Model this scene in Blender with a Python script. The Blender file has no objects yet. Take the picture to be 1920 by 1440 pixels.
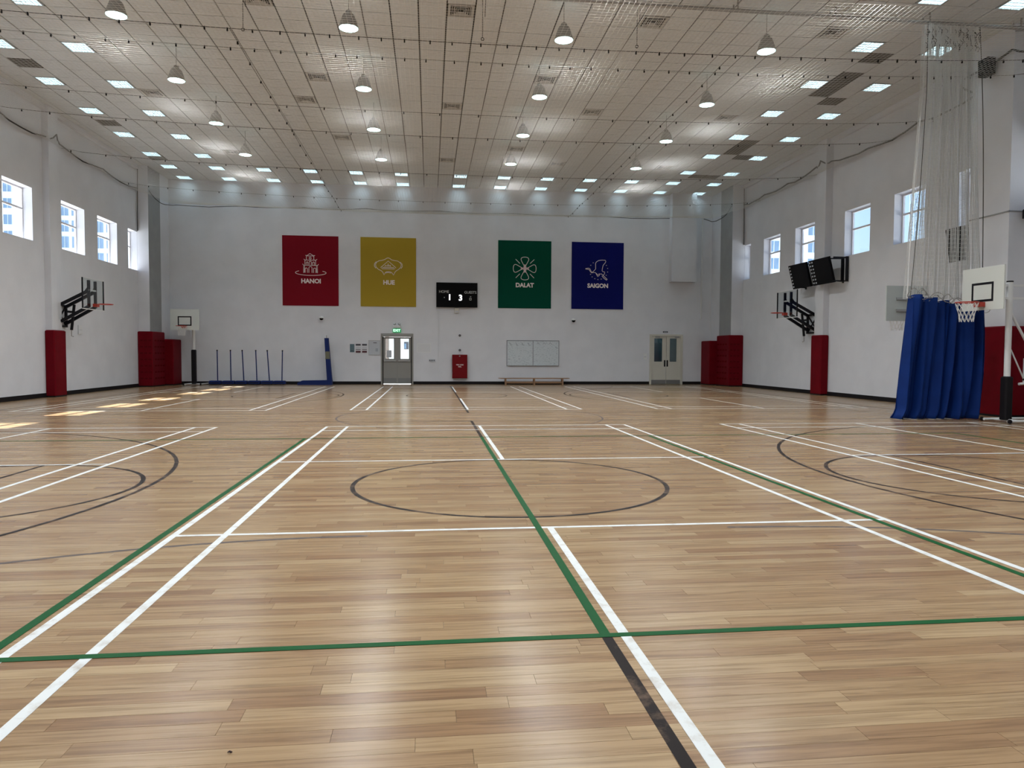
import bpy, math, random
from mathutils import Vector, Matrix
random.seed(7)
R = math.radians
sc = bpy.context.scene
col = sc.collection

# ------------------------------------------------------------------ camera, world, sun, exposure
CAM = Vector((-1.01, -7.873, 1.455)); YAW, PITCH, ROLL, FPX = .1148, -.0413, .0047, 1345.0
fw = Vector((math.sin(YAW)*math.cos(PITCH), math.cos(YAW)*math.cos(PITCH), math.sin(PITCH)))
rt0 = Vector((math.cos(YAW), -math.sin(YAW), 0)); up0 = rt0.cross(fw)
rt = math.cos(ROLL)*rt0 + math.sin(ROLL)*up0
up = -math.sin(ROLL)*rt0 + math.cos(ROLL)*up0
cd = bpy.data.cameras.new('camera'); cam = bpy.data.objects.new('camera', cd); col.objects.link(cam)
cd.sensor_fit = 'HORIZONTAL'; cd.sensor_width = 36; cd.lens = FPX/1920*36; cd.clip_end = 600; cd.clip_start = .05
cam.matrix_world = Matrix(((rt.x, up.x, -fw.x, CAM.x), (rt.y, up.y, -fw.y, CAM.y), (rt.z, up.z, -fw.z, CAM.z), (0, 0, 0, 1)))
sc.camera = cam

w = bpy.data.worlds.new('sky'); sc.world = w; w.use_nodes = True
wn = w.node_tree; bg = wn.nodes['Background']
sky = wn.nodes.new('ShaderNodeTexSky'); sky.sky_type = 'NISHITA'; sky.sun_disc = False
sky.sun_elevation = R(54.6); sky.sun_rotation = R(-90); sky.air_density = 1.0; sky.dust_density = 3.0; sky.ozone_density = 1.2
wn.links.new(sky.outputs[0], bg.inputs[0]); bg.inputs[1].default_value = .28

sd = bpy.data.lights.new('sun', 'SUN'); sd.energy = 26.0; sd.angle = R(.6); sd.color = (1, .96, .91)
sun = bpy.data.objects.new('sun', sd); col.objects.link(sun); sun.location = (-40, 5, 60)
sun.rotation_euler = Vector((.71, .045, -1)).to_track_quat('-Z', 'Y').to_euler()

vs = sc.view_settings; vs.view_transform = 'Standard'; vs.look = 'None'; vs.gamma = 1; vs.use_curve_mapping = False
vs.exposure = 0.25
sc.cycles.max_bounces = 7; sc.cycles.glossy_bounces = 3; sc.cycles.use_adaptive_sampling = True; sc.cycles.adaptive_threshold = .025
LAMP_W = 70.0          # each high-bay lamp
TROFFER_L = 8.0        # radiance of each louvred ceiling light

# ------------------------------------------------------------------ helpers
def proj(p):
    d = Vector(p) - CAM; z = d.dot(fw)
    if z < .05: return None
    return (960 + FPX*d.dot(rt)/z, 720 - FPX*d.dot(up)/z, z)
def ray(u, v):
    return fw + rt*((u-960)/FPX) - up*((v-720)/FPX)
def at(u, v, axis, val):
    d = ray(u, v); t = (val-CAM[axis])/d[axis]; return CAM + d*t

BASE = {}
class MB:
    def __init__(s): s.v = []; s.f = []; s.a = []
    def add(s, vs_, fs):
        o = len(s.v); s.v += [tuple(x) for x in vs_]; s.f += [tuple(i+o for i in f) for f in fs]; return s
    def box(s, x0, x1, y0, y1, z0, z1):
        return s.add([(x0,y0,z0),(x1,y0,z0),(x1,y1,z0),(x0,y1,z0),(x0,y0,z1),(x1,y0,z1),(x1,y1,z1),(x0,y1,z1)],
                     [(0,3,2,1),(4,5,6,7),(0,1,5,4),(1,2,6,5),(2,3,7,6),(3,0,4,7)])
    def rbox(s, x0, x1, y0, y1, z0, z1, b=.02):       # box with bevelled vertical and top edges
        xs = [(x0+b,y0),(x1-b,y0),(x1,y0+b),(x1,y1-b),(x1-b,y1),(x0+b,y1),(x0,y1-b),(x0,y0+b)]
        cx, cy = (x0+x1)/2, (y0+y1)/2
        kx, ky = 1-2*b/(x1-x0), 1-2*b/(y1-y0)
        v = [(x,y,z0) for x,y in xs] + [(x,y,z1-b) for x,y in xs] + [(cx+(x-cx)*kx, cy+(y-cy)*ky, z1) for x,y in xs]
        f = [tuple(reversed(range(8))), tuple(range(16,24))]
        for k in (0, 8):
            for i in range(8): j = (i+1) % 8; f.append((k+i,k+j,k+8+j,k+8+i))
        return s.add(v, f)
    def bar(s, p0, p1, wd, ht, upv=(0,0,1)):           # rectangular bar between two points
        p0, p1 = Vector(p0), Vector(p1); d = (p1-p0).normalized(); u = Vector(upv)
        if abs(d.dot(u)) > .98: u = Vector((0,1,0))
        a = d.cross(u).normalized()*wd/2; b = a.cross(d).normalized()*ht/2
        return s.add([p0-a-b,p0+a-b,p0+a+b,p0-a+b,p1-a-b,p1+a-b,p1+a+b,p1-a+b],
                     [(0,1,2,3),(7,6,5,4),(0,4,5,1),(1,5,6,2),(2,6,7,3),(3,7,4,0)])
    def tube(s, pts, r, n=8, closed=False, cap=True):
        pts = [Vector(p) for p in pts]; m = len(pts); rr = r if isinstance(r, (list, tuple)) else [r]*m
        v = []; prev = None
        for i, p in enumerate(pts):
            if closed: d = pts[(i+1) % m]-pts[i-1]
            else: d = pts[min(i+1,m-1)]-pts[max(i-1,0)]
            d.normalize()
            ref = Vector((0,0,1)) if abs(d.z) < .95 else Vector((0,1,0))
            a = d.cross(ref).normalized(); b = a.cross(d)
            if prev is not None and prev.dot(a) < 0: a, b = -a, -b
            prev = a
            for k in range(n):
                t = 2*math.pi*k/n; v.append(p+a*math.cos(t)*rr[i]+b*math.sin(t)*rr[i])
        f = []
        for i in range(m if closed else m-1):
            i2 = (i+1) % m
            for k in range(n):
                k2 = (k+1) % n; f.append((i*n+k, i2*n+k, i2*n+k2, i*n+k2))
        if cap and not closed: f += [tuple(range(n)), tuple(reversed(range((m-1)*n, m*n)))]
        return s.add(v, f)
    def lathe(s, prof, c=(0,0,0), n=24):               # prof: list of (r, z)
        v = []
        for r, z in prof:
            for k in range(n):
                t = 2*math.pi*k/n; v.append((c[0]+r*math.cos(t), c[1]+r*math.sin(t), c[2]+z))
        f = []
        for i in range(len(prof)-1):
            for k in range(n):
                k2 = (k+1) % n; f.append((i*n+k, i*n+k2, (i+1)*n+k2, (i+1)*n+k))
        return s.add(v, f)
    def disc(s, c, r, n=24, z=0, flip=False):
        v = [(c[0]+r*math.cos(2*math.pi*k/n), c[1]+r*math.sin(2*math.pi*k/n), c[2]) for k in range(n)]
        return s.add(v, [tuple(reversed(range(n))) if flip else tuple(range(n))])
    def tf(s, M, i0=0):
        s.v[i0:] = [tuple(M @ Vector(p)) for p in s.v[i0:]]; return s
    def build(s, name, mat, parent=None, base=None, smooth=False, **props):
        if parent is not None: b = BASE[parent.name]
        elif base is not None: b = Vector(base)
        else:
            xs = [p[0] for p in s.v]; ys = [p[1] for p in s.v]; zs = [p[2] for p in s.v]
            b = Vector(((min(xs)+max(xs))/2, (min(ys)+max(ys))/2, min(zs)))
        me = bpy.data.meshes.new(name)
        me.from_pydata([(x-b.x, y-b.y, z-b.z) for x, y, z in s.v], [], s.f); me.update()
        if mat: me.materials.append(mat)
        if smooth:
            me.polygons.foreach_set('use_smooth', [True]*len(me.polygons)); me.set_sharp_from_angle(angle=R(42))
        if s.a:
            at_ = me.attributes.new('tone', 'FLOAT', 'FACE'); at_.data.foreach_set('value', s.a)
        o = bpy.data.objects.new(name, me); col.objects.link(o)
        if parent is not None: o.parent = parent
        else: o.location = b
        BASE[o.name] = Vector(b)
        for k, val in props.items(): o[k] = val
        return o
def thing(name, label, cat, loc, group=None):
    o = bpy.data.objects.new(name, None); col.objects.link(o); o.location = loc; o.empty_display_size = .2
    BASE[o.name] = Vector(loc); o['label'] = label; o['category'] = cat
    if group: o['group'] = group
    return o
def copy_tree(o, loc, label=None, parent=None):
    c = o.copy(); col.objects.link(c); c.parent = parent
    if parent is None:
        c.location = loc; BASE[c.name] = Vector(loc)
        if label: c['label'] = label
    for ch in [x for x in o.children]: copy_tree(ch, None, None, c)
    return c
def text_mb(body, size, M, extrude=.004, bold=0.0, align='CENTER'):
    cu = bpy.data.curves.new('t', 'FONT'); cu.body = body; cu.size = size; cu.extrude = extrude; cu.offset = bold
    cu.align_x = align; cu.align_y = 'CENTER'; cu.resolution_u = 3
    ob = bpy.data.objects.new('t', cu); col.objects.link(ob)
    dg = bpy.context.evaluated_depsgraph_get(); dg.update()
    me = bpy.data.meshes.new_from_object(ob.evaluated_get(dg))
    mb = MB(); mb.add([M @ v.co for v in me.vertices], [tuple(p.vertices) for p in me.polygons])
    bpy.data.objects.remove(ob); bpy.data.curves.remove(cu); bpy.data.meshes.remove(me)
    return mb
def M_far(x, y, z):      # text/strokes frame on the far wall: local x -> +X, local y -> +Z, out of wall -> -Y
    return Matrix(((1,0,0,x),(0,0,-1,y),(0,1,0,z),(0,0,0,1)))

# ------------------------------------------------------------------ materials
def mat(name, c, rough=.6, metal=0.0, spec=.5, emit=None, es=0.0, trans=0.0):
    m = bpy.data.materials.new(name); m.use_nodes = True; b = m.node_tree.nodes['Principled BSDF']
    b.inputs['Base Color'].default_value = (*c, 1); b.inputs['Roughness'].default_value = rough
    b.inputs['Metallic'].default_value = metal; b.inputs['Specular IOR Level'].default_value = spec
    if emit: b.inputs['Emission Color'].default_value = (*emit, 1); b.inputs['Emission Strength'].default_value = es
    if trans: b.inputs['Transmission Weight'].default_value = trans
    return m
def nodes(m): return m.node_tree.nodes, m.node_tree.links, m.node_tree.nodes['Principled BSDF']
def noisy(name, c1, c2, scale=8, rough=.7, bump=0.0, bscale=60, detail=4, spec=.3, stretch=(1,1,1)):
    m = mat(name, c1, rough, spec=spec); n, l, b = nodes(m)
    g = n.new('ShaderNodeNewGeometry'); mp = n.new('ShaderNodeMapping'); mp.inputs['Scale'].default_value = stretch
    l.new(g.outputs['Position'], mp.inputs[0])
    t = n.new('ShaderNodeTexNoise'); t.inputs['Scale'].default_value = scale; t.inputs['Detail'].default_value = detail
    l.new(mp.outputs[0], t.inputs['Vector'])
    r = n.new('ShaderNodeValToRGB'); r.color_ramp.elements[0].color = (*c1, 1); r.color_ramp.elements[1].color = (*c2, 1)
    r.color_ramp.elements[0].position = .35; r.color_ramp.elements[1].position = .65
    l.new(t.outputs['Fac'], r.inputs[0]); l.new(r.outputs[0], b.inputs['Base Color'])
    if bump:
        t2 = n.new('ShaderNodeTexNoise'); t2.inputs['Scale'].default_value = bscale; t2.inputs['Detail'].default_value = 3
        l.new(mp.outputs[0], t2.inputs['Vector'])
        bp = n.new('ShaderNodeBump'); bp.inputs['Strength'].default_value = bump; bp.inputs['Distance'].default_value = .01
        l.new(t2.outputs['Fac'], bp.inputs['Height']); l.new(bp.outputs[0], b.inputs['Normal'])
    return m
WALL = noisy('white_plaster', (.71,.72,.765), (.67,.68,.725), 1.3, .75, .25, 35)
TILE = noisy('mineral_tile', (.69,.70,.70), (.63,.64,.64), 14, .9, .3, 90)
GRIDM = mat('ceiling_void', (.16,.15,.14), .8)
GREYCOL = noisy('grey_column_paint', (.33,.34,.35), (.30,.31,.32), 2, .7)
BLACK = mat('black_rubber', (.008,.007,.009), .6, spec=.2)
BLKMET = mat('black_steel', (.008,.008,.012), .45, spec=.2)
REDPAD = noisy('red_vinyl', (.155,.003,.009), (.13,.002,.007), 3, .5, spec=.07)
REDDK = mat('dark_red_tab', (.10,.0018,.005), .8, spec=.1)
BLUEV = mat('blue_vinyl', (.006,.020,.12), .5, spec=.2)
BLUEC = noisy('blue_curtain', (.004,.026,.155), (.0035,.022,.135), 3, .7, spec=.12)
WHITEM = mat('white_metal', (.74,.75,.76), .4)
WHITEB = mat('white_board', (.66,.69,.66), .45)
ALU = mat('brushed_aluminium', (.42,.43,.44), .4, .6)
GREYP = mat('grey_paint', (.27,.265,.25), .55)
CREAM = mat('cream_door', (.60,.585,.52), .5)
KICK = mat('kick_plate', (.22,.225,.23), .4, .5)
WOODB = noisy('bench_wood', (.36,.21,.12), (.28,.16,.09), 10, .5, stretch=(.3,3,3))
RIMR = mat('orange_red_rim', (.42,.035,.02), .4)
NETW = mat('white_net_cord', (.75,.75,.75), .8)
ROPE = mat('dark_rope', (.05,.048,.045), .8)
STEEL = mat('galvanised_steel', (.36,.35,.34), .45, .5)
PAPER = mat('paper', (.68,.69,.72), .8)
PAPER2 = mat('grey_print', (.50,.53,.58), .8)
DARKP = mat('dark_print', (.06,.055,.07), .7)
TEAL = mat('teal_print', (.13,.20,.24), .7)
GREENX = mat('exit_green', (.01,.20,.07), .4, emit=(.02,.5,.16), es=.35)
GREENL = mat('exit_letters', (.6,.9,.7), .4, emit=(.6,1,.75), es=1.2)
LEDW = mat('led_digit', (1,1,1), .4, emit=(.95,.97,1), es=1.0)
LEDD = mat('dim_print', (.55,.58,.58), .5)
GLOSSB = mat('gloss_black', (.003,.003,.004), .35, spec=.08)
LENS = mat('lamp_lens', (.9,.95,.95), .5, emit=(.62,1,.97), es=5)
TUBEL = mat('troffer_light', (.9,.95,1), .5, emit=(.70,.93,1), es=TROFFER_L)
REFL = mat('lamp_shade', (.34,.33,.31), .5)
LOUV = mat('louvre_white', (.50,.53,.54), .4)
VENTM = mat('vent_frame', (.50,.48,.45), .6)
VENTB = mat('vent_core', (.03,.028,.025), .8)
GRILLE = mat('return_grille', (.17,.15,.12), .6)
CREAMW = mat('window_frame', (.70,.69,.72), .5)
SHEET = mat('banner_print', (.80,.72,.72), .7)
def glass(name, tint=(.93,.97,1), gl=.08):
    m = bpy.data.materials.new(name); m.use_nodes = True; n = m.node_tree.nodes; l = m.node_tree.links
    n.remove(n['Principled BSDF']); o = n['Material Output']
    t = n.new('ShaderNodeBsdfTransparent'); t.inputs[0].default_value = (*tint, 1)
    g = n.new('ShaderNodeBsdfGlossy'); g.inputs['Roughness'].default_value = .04
    mx = n.new('ShaderNodeMixShader'); mx.inputs[0].default_value = gl
    l.new(t.outputs[0], mx.inputs[1]); l.new(g.outputs[0], mx.inputs[2]); l.new(mx.outputs[0], o.inputs[0])
    return m
GLASS = glass('window_glass'); ACRYL = glass('clear_backboard', (.90,.93,.93), .07); DGLASS = glass('door_glass', (.85,.93,.95), .08)

def netmat(name, c):
    m = mat(name, c, .8); n, l, b = nodes(m)
    t = n.new('ShaderNodeBsdfTranslucent'); t.inputs[0].default_value = (*c, 1)
    mx = n.new('ShaderNodeMixShader'); mx.inputs[0].default_value = .45
    l.new(b.outputs[0], mx.inputs[1]); l.new(t.outputs[0], mx.inputs[2]); l.new(mx.outputs[0], n['Material Output'].inputs[0])
    return m
NETM = netmat('ceiling_net_cord', (.78,.76,.73))
NETC = netmat('divider_net_cord', (.80,.80,.79))

def wood():
    m = mat('wood_strip_floor', (.5,.34,.21), .24, spec=.45); n, l, b = nodes(m)
    a = n.new('ShaderNodeAttribute'); a.attribute_name = 'tone'
    g = n.new('ShaderNodeNewGeometry')
    mp = n.new('ShaderNodeMapping'); mp.inputs['Scale'].default_value = (1.1, 26, 1)
    sh = n.new('ShaderNodeVectorMath'); sh.operation = 'ADD'
    cb = n.new('ShaderNodeCombineXYZ'); k = n.new('ShaderNodeMath'); k.operation = 'MULTIPLY'; k.inputs[1].default_value = 37
    l.new(a.outputs['Fac'], k.inputs[0]); l.new(k.outputs[0], cb.inputs[0]); l.new(k.outputs[0], cb.inputs[2])
    l.new(g.outputs['Position'], sh.inputs[0]); l.new(cb.outputs[0], sh.inputs[1]); l.new(sh.outputs[0], mp.inputs[0])
    t = n.new('ShaderNodeTexNoise'); t.inputs['Scale'].default_value = 1.6; t.inputs['Detail'].default_value = 6; t.inputs['Roughness'].default_value = .6
    t.inputs['Distortion'].default_value = .6
    l.new(mp.outputs[0], t.inputs['Vector'])
    r = n.new('ShaderNodeValToRGB'); e = r.color_ramp.elements
    e[0].position = 0; e[0].color = (.275,.160,.082,1); e[1].position = 1; e[1].color = (.425,.300,.168,1)
    e2 = e.new(.5); e2.color = (.352,.230,.122,1)
    l.new(a.outputs['Fac'], r.inputs[0])
    r2 = n.new('ShaderNodeValToRGB'); f = r2.color_ramp.elements
    f[0].position = .30; f[0].color = (.55,.50,.46,1); f[1].position = .58; f[1].color = (1.03,1.03,1.03,1)
    l.new(t.outputs['Fac'], r2.inputs[0])
    mx = n.new('ShaderNodeMix'); mx.data_type = 'RGBA'; mx.blend_type = 'MULTIPLY'; mx.inputs['Factor'].default_value = .9
    l.new(r.outputs[0], mx.inputs['A']); l.new(r2.outputs[0], mx.inputs['B']); l.new(mx.outputs['Result'], b.inputs['Base Color'])
    t3 = n.new('ShaderNodeTexNoise'); t3.inputs['Scale'].default_value = 1.5; t3.inputs['Detail'].default_value = 3
    l.new(g.outputs['Position'], t3.inputs['Vector'])
    mr = n.new('ShaderNodeMapRange'); mr.inputs['To Min'].default_value = .21; mr.inputs['To Max'].default_value = .27
    l.new(t3.outputs['Fac'], mr.inputs['Value']); l.new(mr.outputs[0], b.inputs['Roughness'])
    return m
WOOD = wood()
def paint(name, c, wear, wc, scale=9, lo=.52, hi=.70):
    m = mat(name, c, .45, spec=.09 if sum(c) < .5 else .2); n, l, b = nodes(m)
    g = n.new('ShaderNodeNewGeometry'); t = n.new('ShaderNodeTexNoise'); t.inputs['Scale'].default_value = scale
    t.inputs['Detail'].default_value = 7; t.inputs['Roughness'].default_value = .65
    l.new(g.outputs['Position'], t.inputs['Vector'])
    r = n.new('ShaderNodeValToRGB'); r.color_ramp.elements[0].position = lo; r.color_ramp.elements[0].color = (*c, 1)
    r.color_ramp.elements[1].position = hi; r.color_ramp.elements[1].color = (*[a*(1-wear)+b_*wear for a, b_ in zip(c, wc)], 1)
    l.new(t.outputs['Fac'], r.inputs[0]); l.new(r.outputs[0], b.inputs['Base Color'])
    return m
LINEW = paint('white_line_paint', (.72,.75,.76), .75, (.42,.37,.31), 9, .50, .72)
LINEG = paint('green_line_paint', (.004,.082,.022), .3, (.03,.10,.045))
LINEB = paint('black_line_paint', (.016,.012,.012), .75, (.15,.10,.07), 5, .50, .64)
LINEF = paint('grey_line_paint', (.11,.09,.085), .5, (.33,.24,.16))

# ------------------------------------------------------------------ room shell
XL, XR, XR2, YF, YN, ZC = -13.3, 13.55, 13.60, 26.75, -9.5, 9.35
ZW0, ZW1 = 4.93, 6.56
LWIN = [(14.65,16.25),(18.02,19.66),(20.67,22.36),(23.4,24.33),(11.9,13.5),(9.3,10.7),(6.4,7.7),(3.6,5.2),(.9,2.5),(-2.5,-.9),(-5.2,-3.6),(-8.0,-6.4)]
RWIN = [(12.07,13.50),(14.74,16.22),(18.22,19.68),(20.93,22.42),(23.7,24.33),(9.42,10.70),(6.4,7.7),(3.6,5.1),(.9,2.4),(-2.4,-.9),(-5.1,-3.6),(-8.0,-6.4)]
def wall_with_windows(x0, x1, wins, y0, y1, zt):
    m = MB(); ws = sorted(wins)
    m.box(x0, x1, y0, y1, -.1, ZW0); m.box(x0, x1, y0, y1, ZW1, zt)
    a = y0
    for p, q in ws: m.box(x0, x1, a, p, ZW0, ZW1); a = q
    m.box(x0, x1, a, y1, ZW0, ZW1)
    return m
wl = wall_with_windows(XL-.34, XL, LWIN, YN-.3, YF+.3, 9.75).build('wall_left', WALL, kind='structure', base=(XL, 8, 0))
m = MB(); ws = sorted(RWIN)
m.box(XR, XR+.4, YN-.3, YF+.3, -.1, ZW0+.03); m.box(XR2, XR2+.35, YN-.3, YF+.3, ZW1, 9.75)
a = YN-.3
for p, q in ws: m.box(XR2, XR2+.35, a, p, ZW0+.03, ZW1); a = q
m.box(XR2, XR2+.35, a, YF+.3, ZW0+.03, ZW1)
wr = m.build('wall_right', WALL, kind='structure', base=(XR, 8, 0))
D1 = (-3.30, -1.77, 2.42); D2 = (9.84, 11.54, 2.48)
m = MB()
m.box(XL, D1[0], YF, YF+.3, -.1, D1[2]); m.box(D1[1], D2[0], YF, YF+.3, -.1, D1[2]); m.box(D2[1], XR, YF, YF+.3, -.1, D1[2])
m.box(XL, D2[0], YF, YF+.3, D1[2], D2[2]); m.box(D2[1], XR, YF, YF+.3, D1[2], D2[2]); m.box(XL, XR2, YF, YF+.3, D2[2], 9.75)
wf = m.build('wall_far', WALL, kind='structure', base=(0, YF, 0))
wb = MB().box(XL, XR2, YN-.3, YN, -.1, 9.75).build('wall_rear', WALL, kind='structure', base=(0, YN, 0))

# pilasters, corner columns and returns belong to the walls
MB().box(XL, -13.1, 16.88, 17.5, 0, 9.4).build('pilaster', WALL, wl)
MB().box(XL, -12.84, 24.35, 25.7, 0, 9.4).build('corner_column', GREYCOL, wl, label='grey painted corner column')
MB().box(XL, -12.84, 24.335, 24.35, 2.3, 9.4).build('lit_column_front', WALL, wl)  # thin white slab added so the grey column's front looks lit
MB().box(XL, -12.84, 25.7, YF, 0, 9.4).build('wall_return', WALL, wl)
MB().box(XL, -12.62, 8.0, 9.3, 0, 9.4).build('column', WALL, wl)
MB().box(XL, -13.1, -.3, .3, 0, 9.4).build('pilaster', WALL, wl)
MB().box(13.33, XR2, 17.03, 17.62, 0, 9.4).build('pilaster', WALL, wr)
MB().box(12.99, XR2, 24.35, 25.7, 0, 9.4).build('corner_column', GREYCOL, wr, label='grey painted corner column')
MB().box(12.99, XR2, 24.335, 24.35, 2.3, 9.4).build('lit_column_front', WALL, wr)  # same added white slab, lightening the right column's front as if lit
MB().box(12.99, XR2, 25.7, YF, 0, 9.4).build('wall_return', WALL, wr)
MB().box(12.80, XR2, 8.0, 9.3, 0, 9.4).build('column', WALL, wr)
MB().box(13.33, XR2, -.3, .3, 0, 9.4).build('pilaster', WALL, wr)
MB().box(12.785, 12.80, 7.985, 9.3, 4.93, 4.96).box(12.785, XR2, 7.985, 8.0, 4.93, 4.96).build('ledge_strip', GREYCOL, wr)
# white boxed-in duct at the top of the far wall
MB().box(10.79, 12.02, YF-.4, YF, 5.06, 9.4).build('boxed_duct', WALL, wf)
# cornice strips
MB().box(XL, XL+.12, YN, 24.35, 9.18, 9.36).build('trim_1', WALL, kind='structure')
MB().box(XR2-.12, XR2, 9.3, 24.35, 9.18, 9.36).build('trim_2', WALL, kind='structure')

# baseboards
m = MB(); m.box(XL, XL+.02, YN, 16.8, 0, .14); m.box(XL, XL+.02, 17.55, 24.2, 0, .14)
m.build('baseboard_left', BLACK, kind='structure')
m = MB(); m.box(XR-.02, XR, YN, 8.0, 0, .14); m.box(XR-.02, XR, 9.3, 16.98, 0, .14); m.box(XR-.02, XR, 17.7, 24.2, 0, .14)
m.build('baseboard_right', BLACK, kind='structure')
m = MB(); m.box(-12.36, D1[0], YF-.02, YF, 0, .14); m.box(D1[1], D2[0], YF-.02, YF, 0, .14); m.box(D2[1], 12.5, YF-.02, YF, 0, .14)
m.build('baseboard_far', BLACK, kind='structure')
MB().box(XL, XR, YN, YN+.02, 0, .14).build('baseboard_rear', BLACK, kind='structure')

# windows
WN = [0]
def window(xin, sx, y0, y1):
    WN[0] += 1
    xg = xin + sx*.27; z0, z1 = (ZW0, ZW1) if sx < 0 else (ZW0+.03, ZW1)
    zt = z0 + (z1-z0)*.60; fr = .055
    a, b = sorted((xg, xg+sx*.06))
    m = MB(); m.box(a,b,y0,y0+fr,z0,z1); m.box(a,b,y1-fr,y1,z0,z1); m.box(a,b,y0+fr,y1-fr,z0,z0+fr); m.box(a,b,y0+fr,y1-fr,z1-fr,z1)
    o = m.build('window_%d' % WN[0], CREAMW, kind='structure')
    MB().box(a,b,y0+fr,y1-fr,zt-.03,zt+.03).build('transom', CREAMW, o)
    c = (a+b)/2
    a2, b2 = sorted((xin+sx*.002, xg))
    MB().box(c-.004,c+.004,y0+fr,y1-fr,z0+fr,zt-.03).build('pane', GLASS, o)
    MB().box(c-.004,c+.004,y0+fr,y1-fr,zt+.03,z1-fr).build('pane', GLASS, o)
for p, q in LWIN: window(XL, -1, p, q)
for p, q in RWIN: window(XR2, 1, p, q)

# ------------------------------------------------------------------ ceiling: dark void, tiles proud of it
GX, GY = .65, .64
xc = lambda k: .365 + GX*k
yc = lambda k: 24.37 + GY*k
def cell(x, y): return (round((x-.365)/GX), round((y-24.37)/GY))
LAMPX = (-7.52, -2.75, 1.99, 6.76); LAMPY = (18.9, 15.4, 11.9, 8.3, 4.75, 1.2, -2.35, -5.9)
TROF = []
for x in (-11.96, -10.01): TROF += [(x, y) for y in (26.3, 24.37, 22.45, 19.9, 17.33, 14.77, 12.21, 9.65, 7.1, 4.5, 2.0, -.6, -3.1, -5.7)]
for x in (10.05, 11.93): TROF += [(x, y) for y in (26.2, 24.37, 22.45, 19.9, 17.33, 14.77, 12.21, 9.65, 7.1, 4.5, 2.0, -.6, -3.1, -5.7)]
for x in (-8.11, -6.18, -4.21, -2.25, .34, 2.28, 4.2, 6.17, 8.11): TROF += [(x, 24.37), (x, 26.25)]
DIFF = [(-9.33,15.57),(-.32,9.0),(-4.18,13.62),(-4.84,15.41),(-.33,15.46),(-4.19,19.27),(-.32,21.8),(4.16,15.39),(8.69,15.17),
        (2.5,12.85),(2.3,19.93),(4.17,21.7),(8.69,8.97),(4.2,8.97),(-5.12,9.18),(-8.9,21.7),(8.69,21.7)]
RETG = [(-11.94,13.65),(-11.96,18.68),(-11.89,23.1),(10.96,10.6),(10.96,11.25),(10.8,11.9),(10.8,12.55),(11.44,13.36),
        (10.75,17.8),(10.75,18.5),(10.75,19.2),(11.48,19.95),(11.48,23.15),(10.8,23.15)]
used = {cell(*p) for p in TROF+DIFF+RETG}
ceil = MB().box(XL-.3, XR2+.3, YN-.3, YF+.3, ZC+.10, ZC+.3).build('ceiling', GRIDM, kind='structure', base=(0, 8, ZC))
tiles = []
i = -22
while xc(i)-GX/2 < XR2:
    j = -54
    while yc(j)-GY/2 < YF:
        if (i, j) not in used:
            x0, x1 = max(xc(i)-GX/2+.015, XL+.005), min(xc(i)+GX/2-.015, XR2-.005)
            y0, y1 = max(yc(j)-GY/2+.010, YN+.005), min(yc(j)+GY/2-.010, YF-.005)
            if x1-x0 > .05 and y1-y0 > .05:
                p = [proj((x, y, ZC)) for x, y in ((x0,y0),(x1,y0),(x1,y1),(x0,y1))]
                ar = 0
                if all(p) and -20 < sum(q[0] for q in p)/4 < 1940 and sum(q[1] for q in p)/4 > -5:
                    ar = abs(sum(p[k][0]*p[(k+1)%4][1]-p[(k+1)%4][0]*p[k][1] for k in range(4)))/2
                tiles.append((ar, x0, x1, y0, y1))
        j += 1
    i += 1
tiles.sort(reverse=True)
shared = None; rest = MB()
for k, (ar, x0, x1, y0, y1) in enumerate(tiles):
    if k < 300:
        full = abs((x1-x0)-(GX-.030)) < 1e-4 and abs((y1-y0)-(GY-.020)) < 1e-4
        if full and shared is not None:
            o = bpy.data.objects.new('ceiling_tile', shared); col.objects.link(o); o.parent = ceil
            o.location = ((x0+x1)/2-BASE['ceiling'].x, (y0+y1)/2-BASE['ceiling'].y, 0)
        elif full:
            hx, hy = (x1-x0)/2, (y1-y0)/2
            bx, by = BASE['ceiling'].x, BASE['ceiling'].y
            o = MB().box(bx-hx, bx+hx, by-hy, by+hy, ZC, ZC+.02).build('ceiling_tile', TILE, ceil); shared = o.data
            o.location = ((x0+x1)/2-bx, (y0+y1)/2-by, 0)
        else: MB().box(x0, x1, y0, y1, ZC, ZC+.02).build('ceiling_tile', TILE, ceil)
    else: rest.box(x0, x1, y0, y1, ZC, ZC+.02)
rest.build('far_ceiling_tiles', TILE, ceil, kind='stuff')

# ------------------------------------------------------------------ floor: strips laid along X
floor = MB().box(XL-.3, XR+.3, YN-.3, YF+.3, -.2, -.005).build('floor', mat('floor_bed', (.10,.07,.045), .8), kind='structure', base=(0, 8, 0))
PW = .098; planks = []
y = YN
while y < YF:
    x = XL + random.uniform(-1.2, 0)
    while x < XR:
        L = random.uniform(.55, 1.45); x0, x1 = max(x, XL), min(x+L, XR)
        if x1-x0 > .05:
            p = [proj((a, b, 0)) for a, b in ((x0,y),(x1,y),(x1,y+PW),(x0,y+PW))]; ar = 0
            if all(p):
                us = [q[0] for q in p]; vsn = [q[1] for q in p]
                if max(us) > 0 and min(us) < 1920 and min(vsn) < 1440:
                    wv = min(max(us),1920)-max(min(us),0); hv = min(max(vsn),1440)-min(vsn)
                    ar = wv*hv
            planks.append((ar, x0, x1, y, min(y+PW, YF), random.gauss(.5, .28)))
        x += L
    y += PW
planks.sort(reverse=True)
rest = MB()
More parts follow.
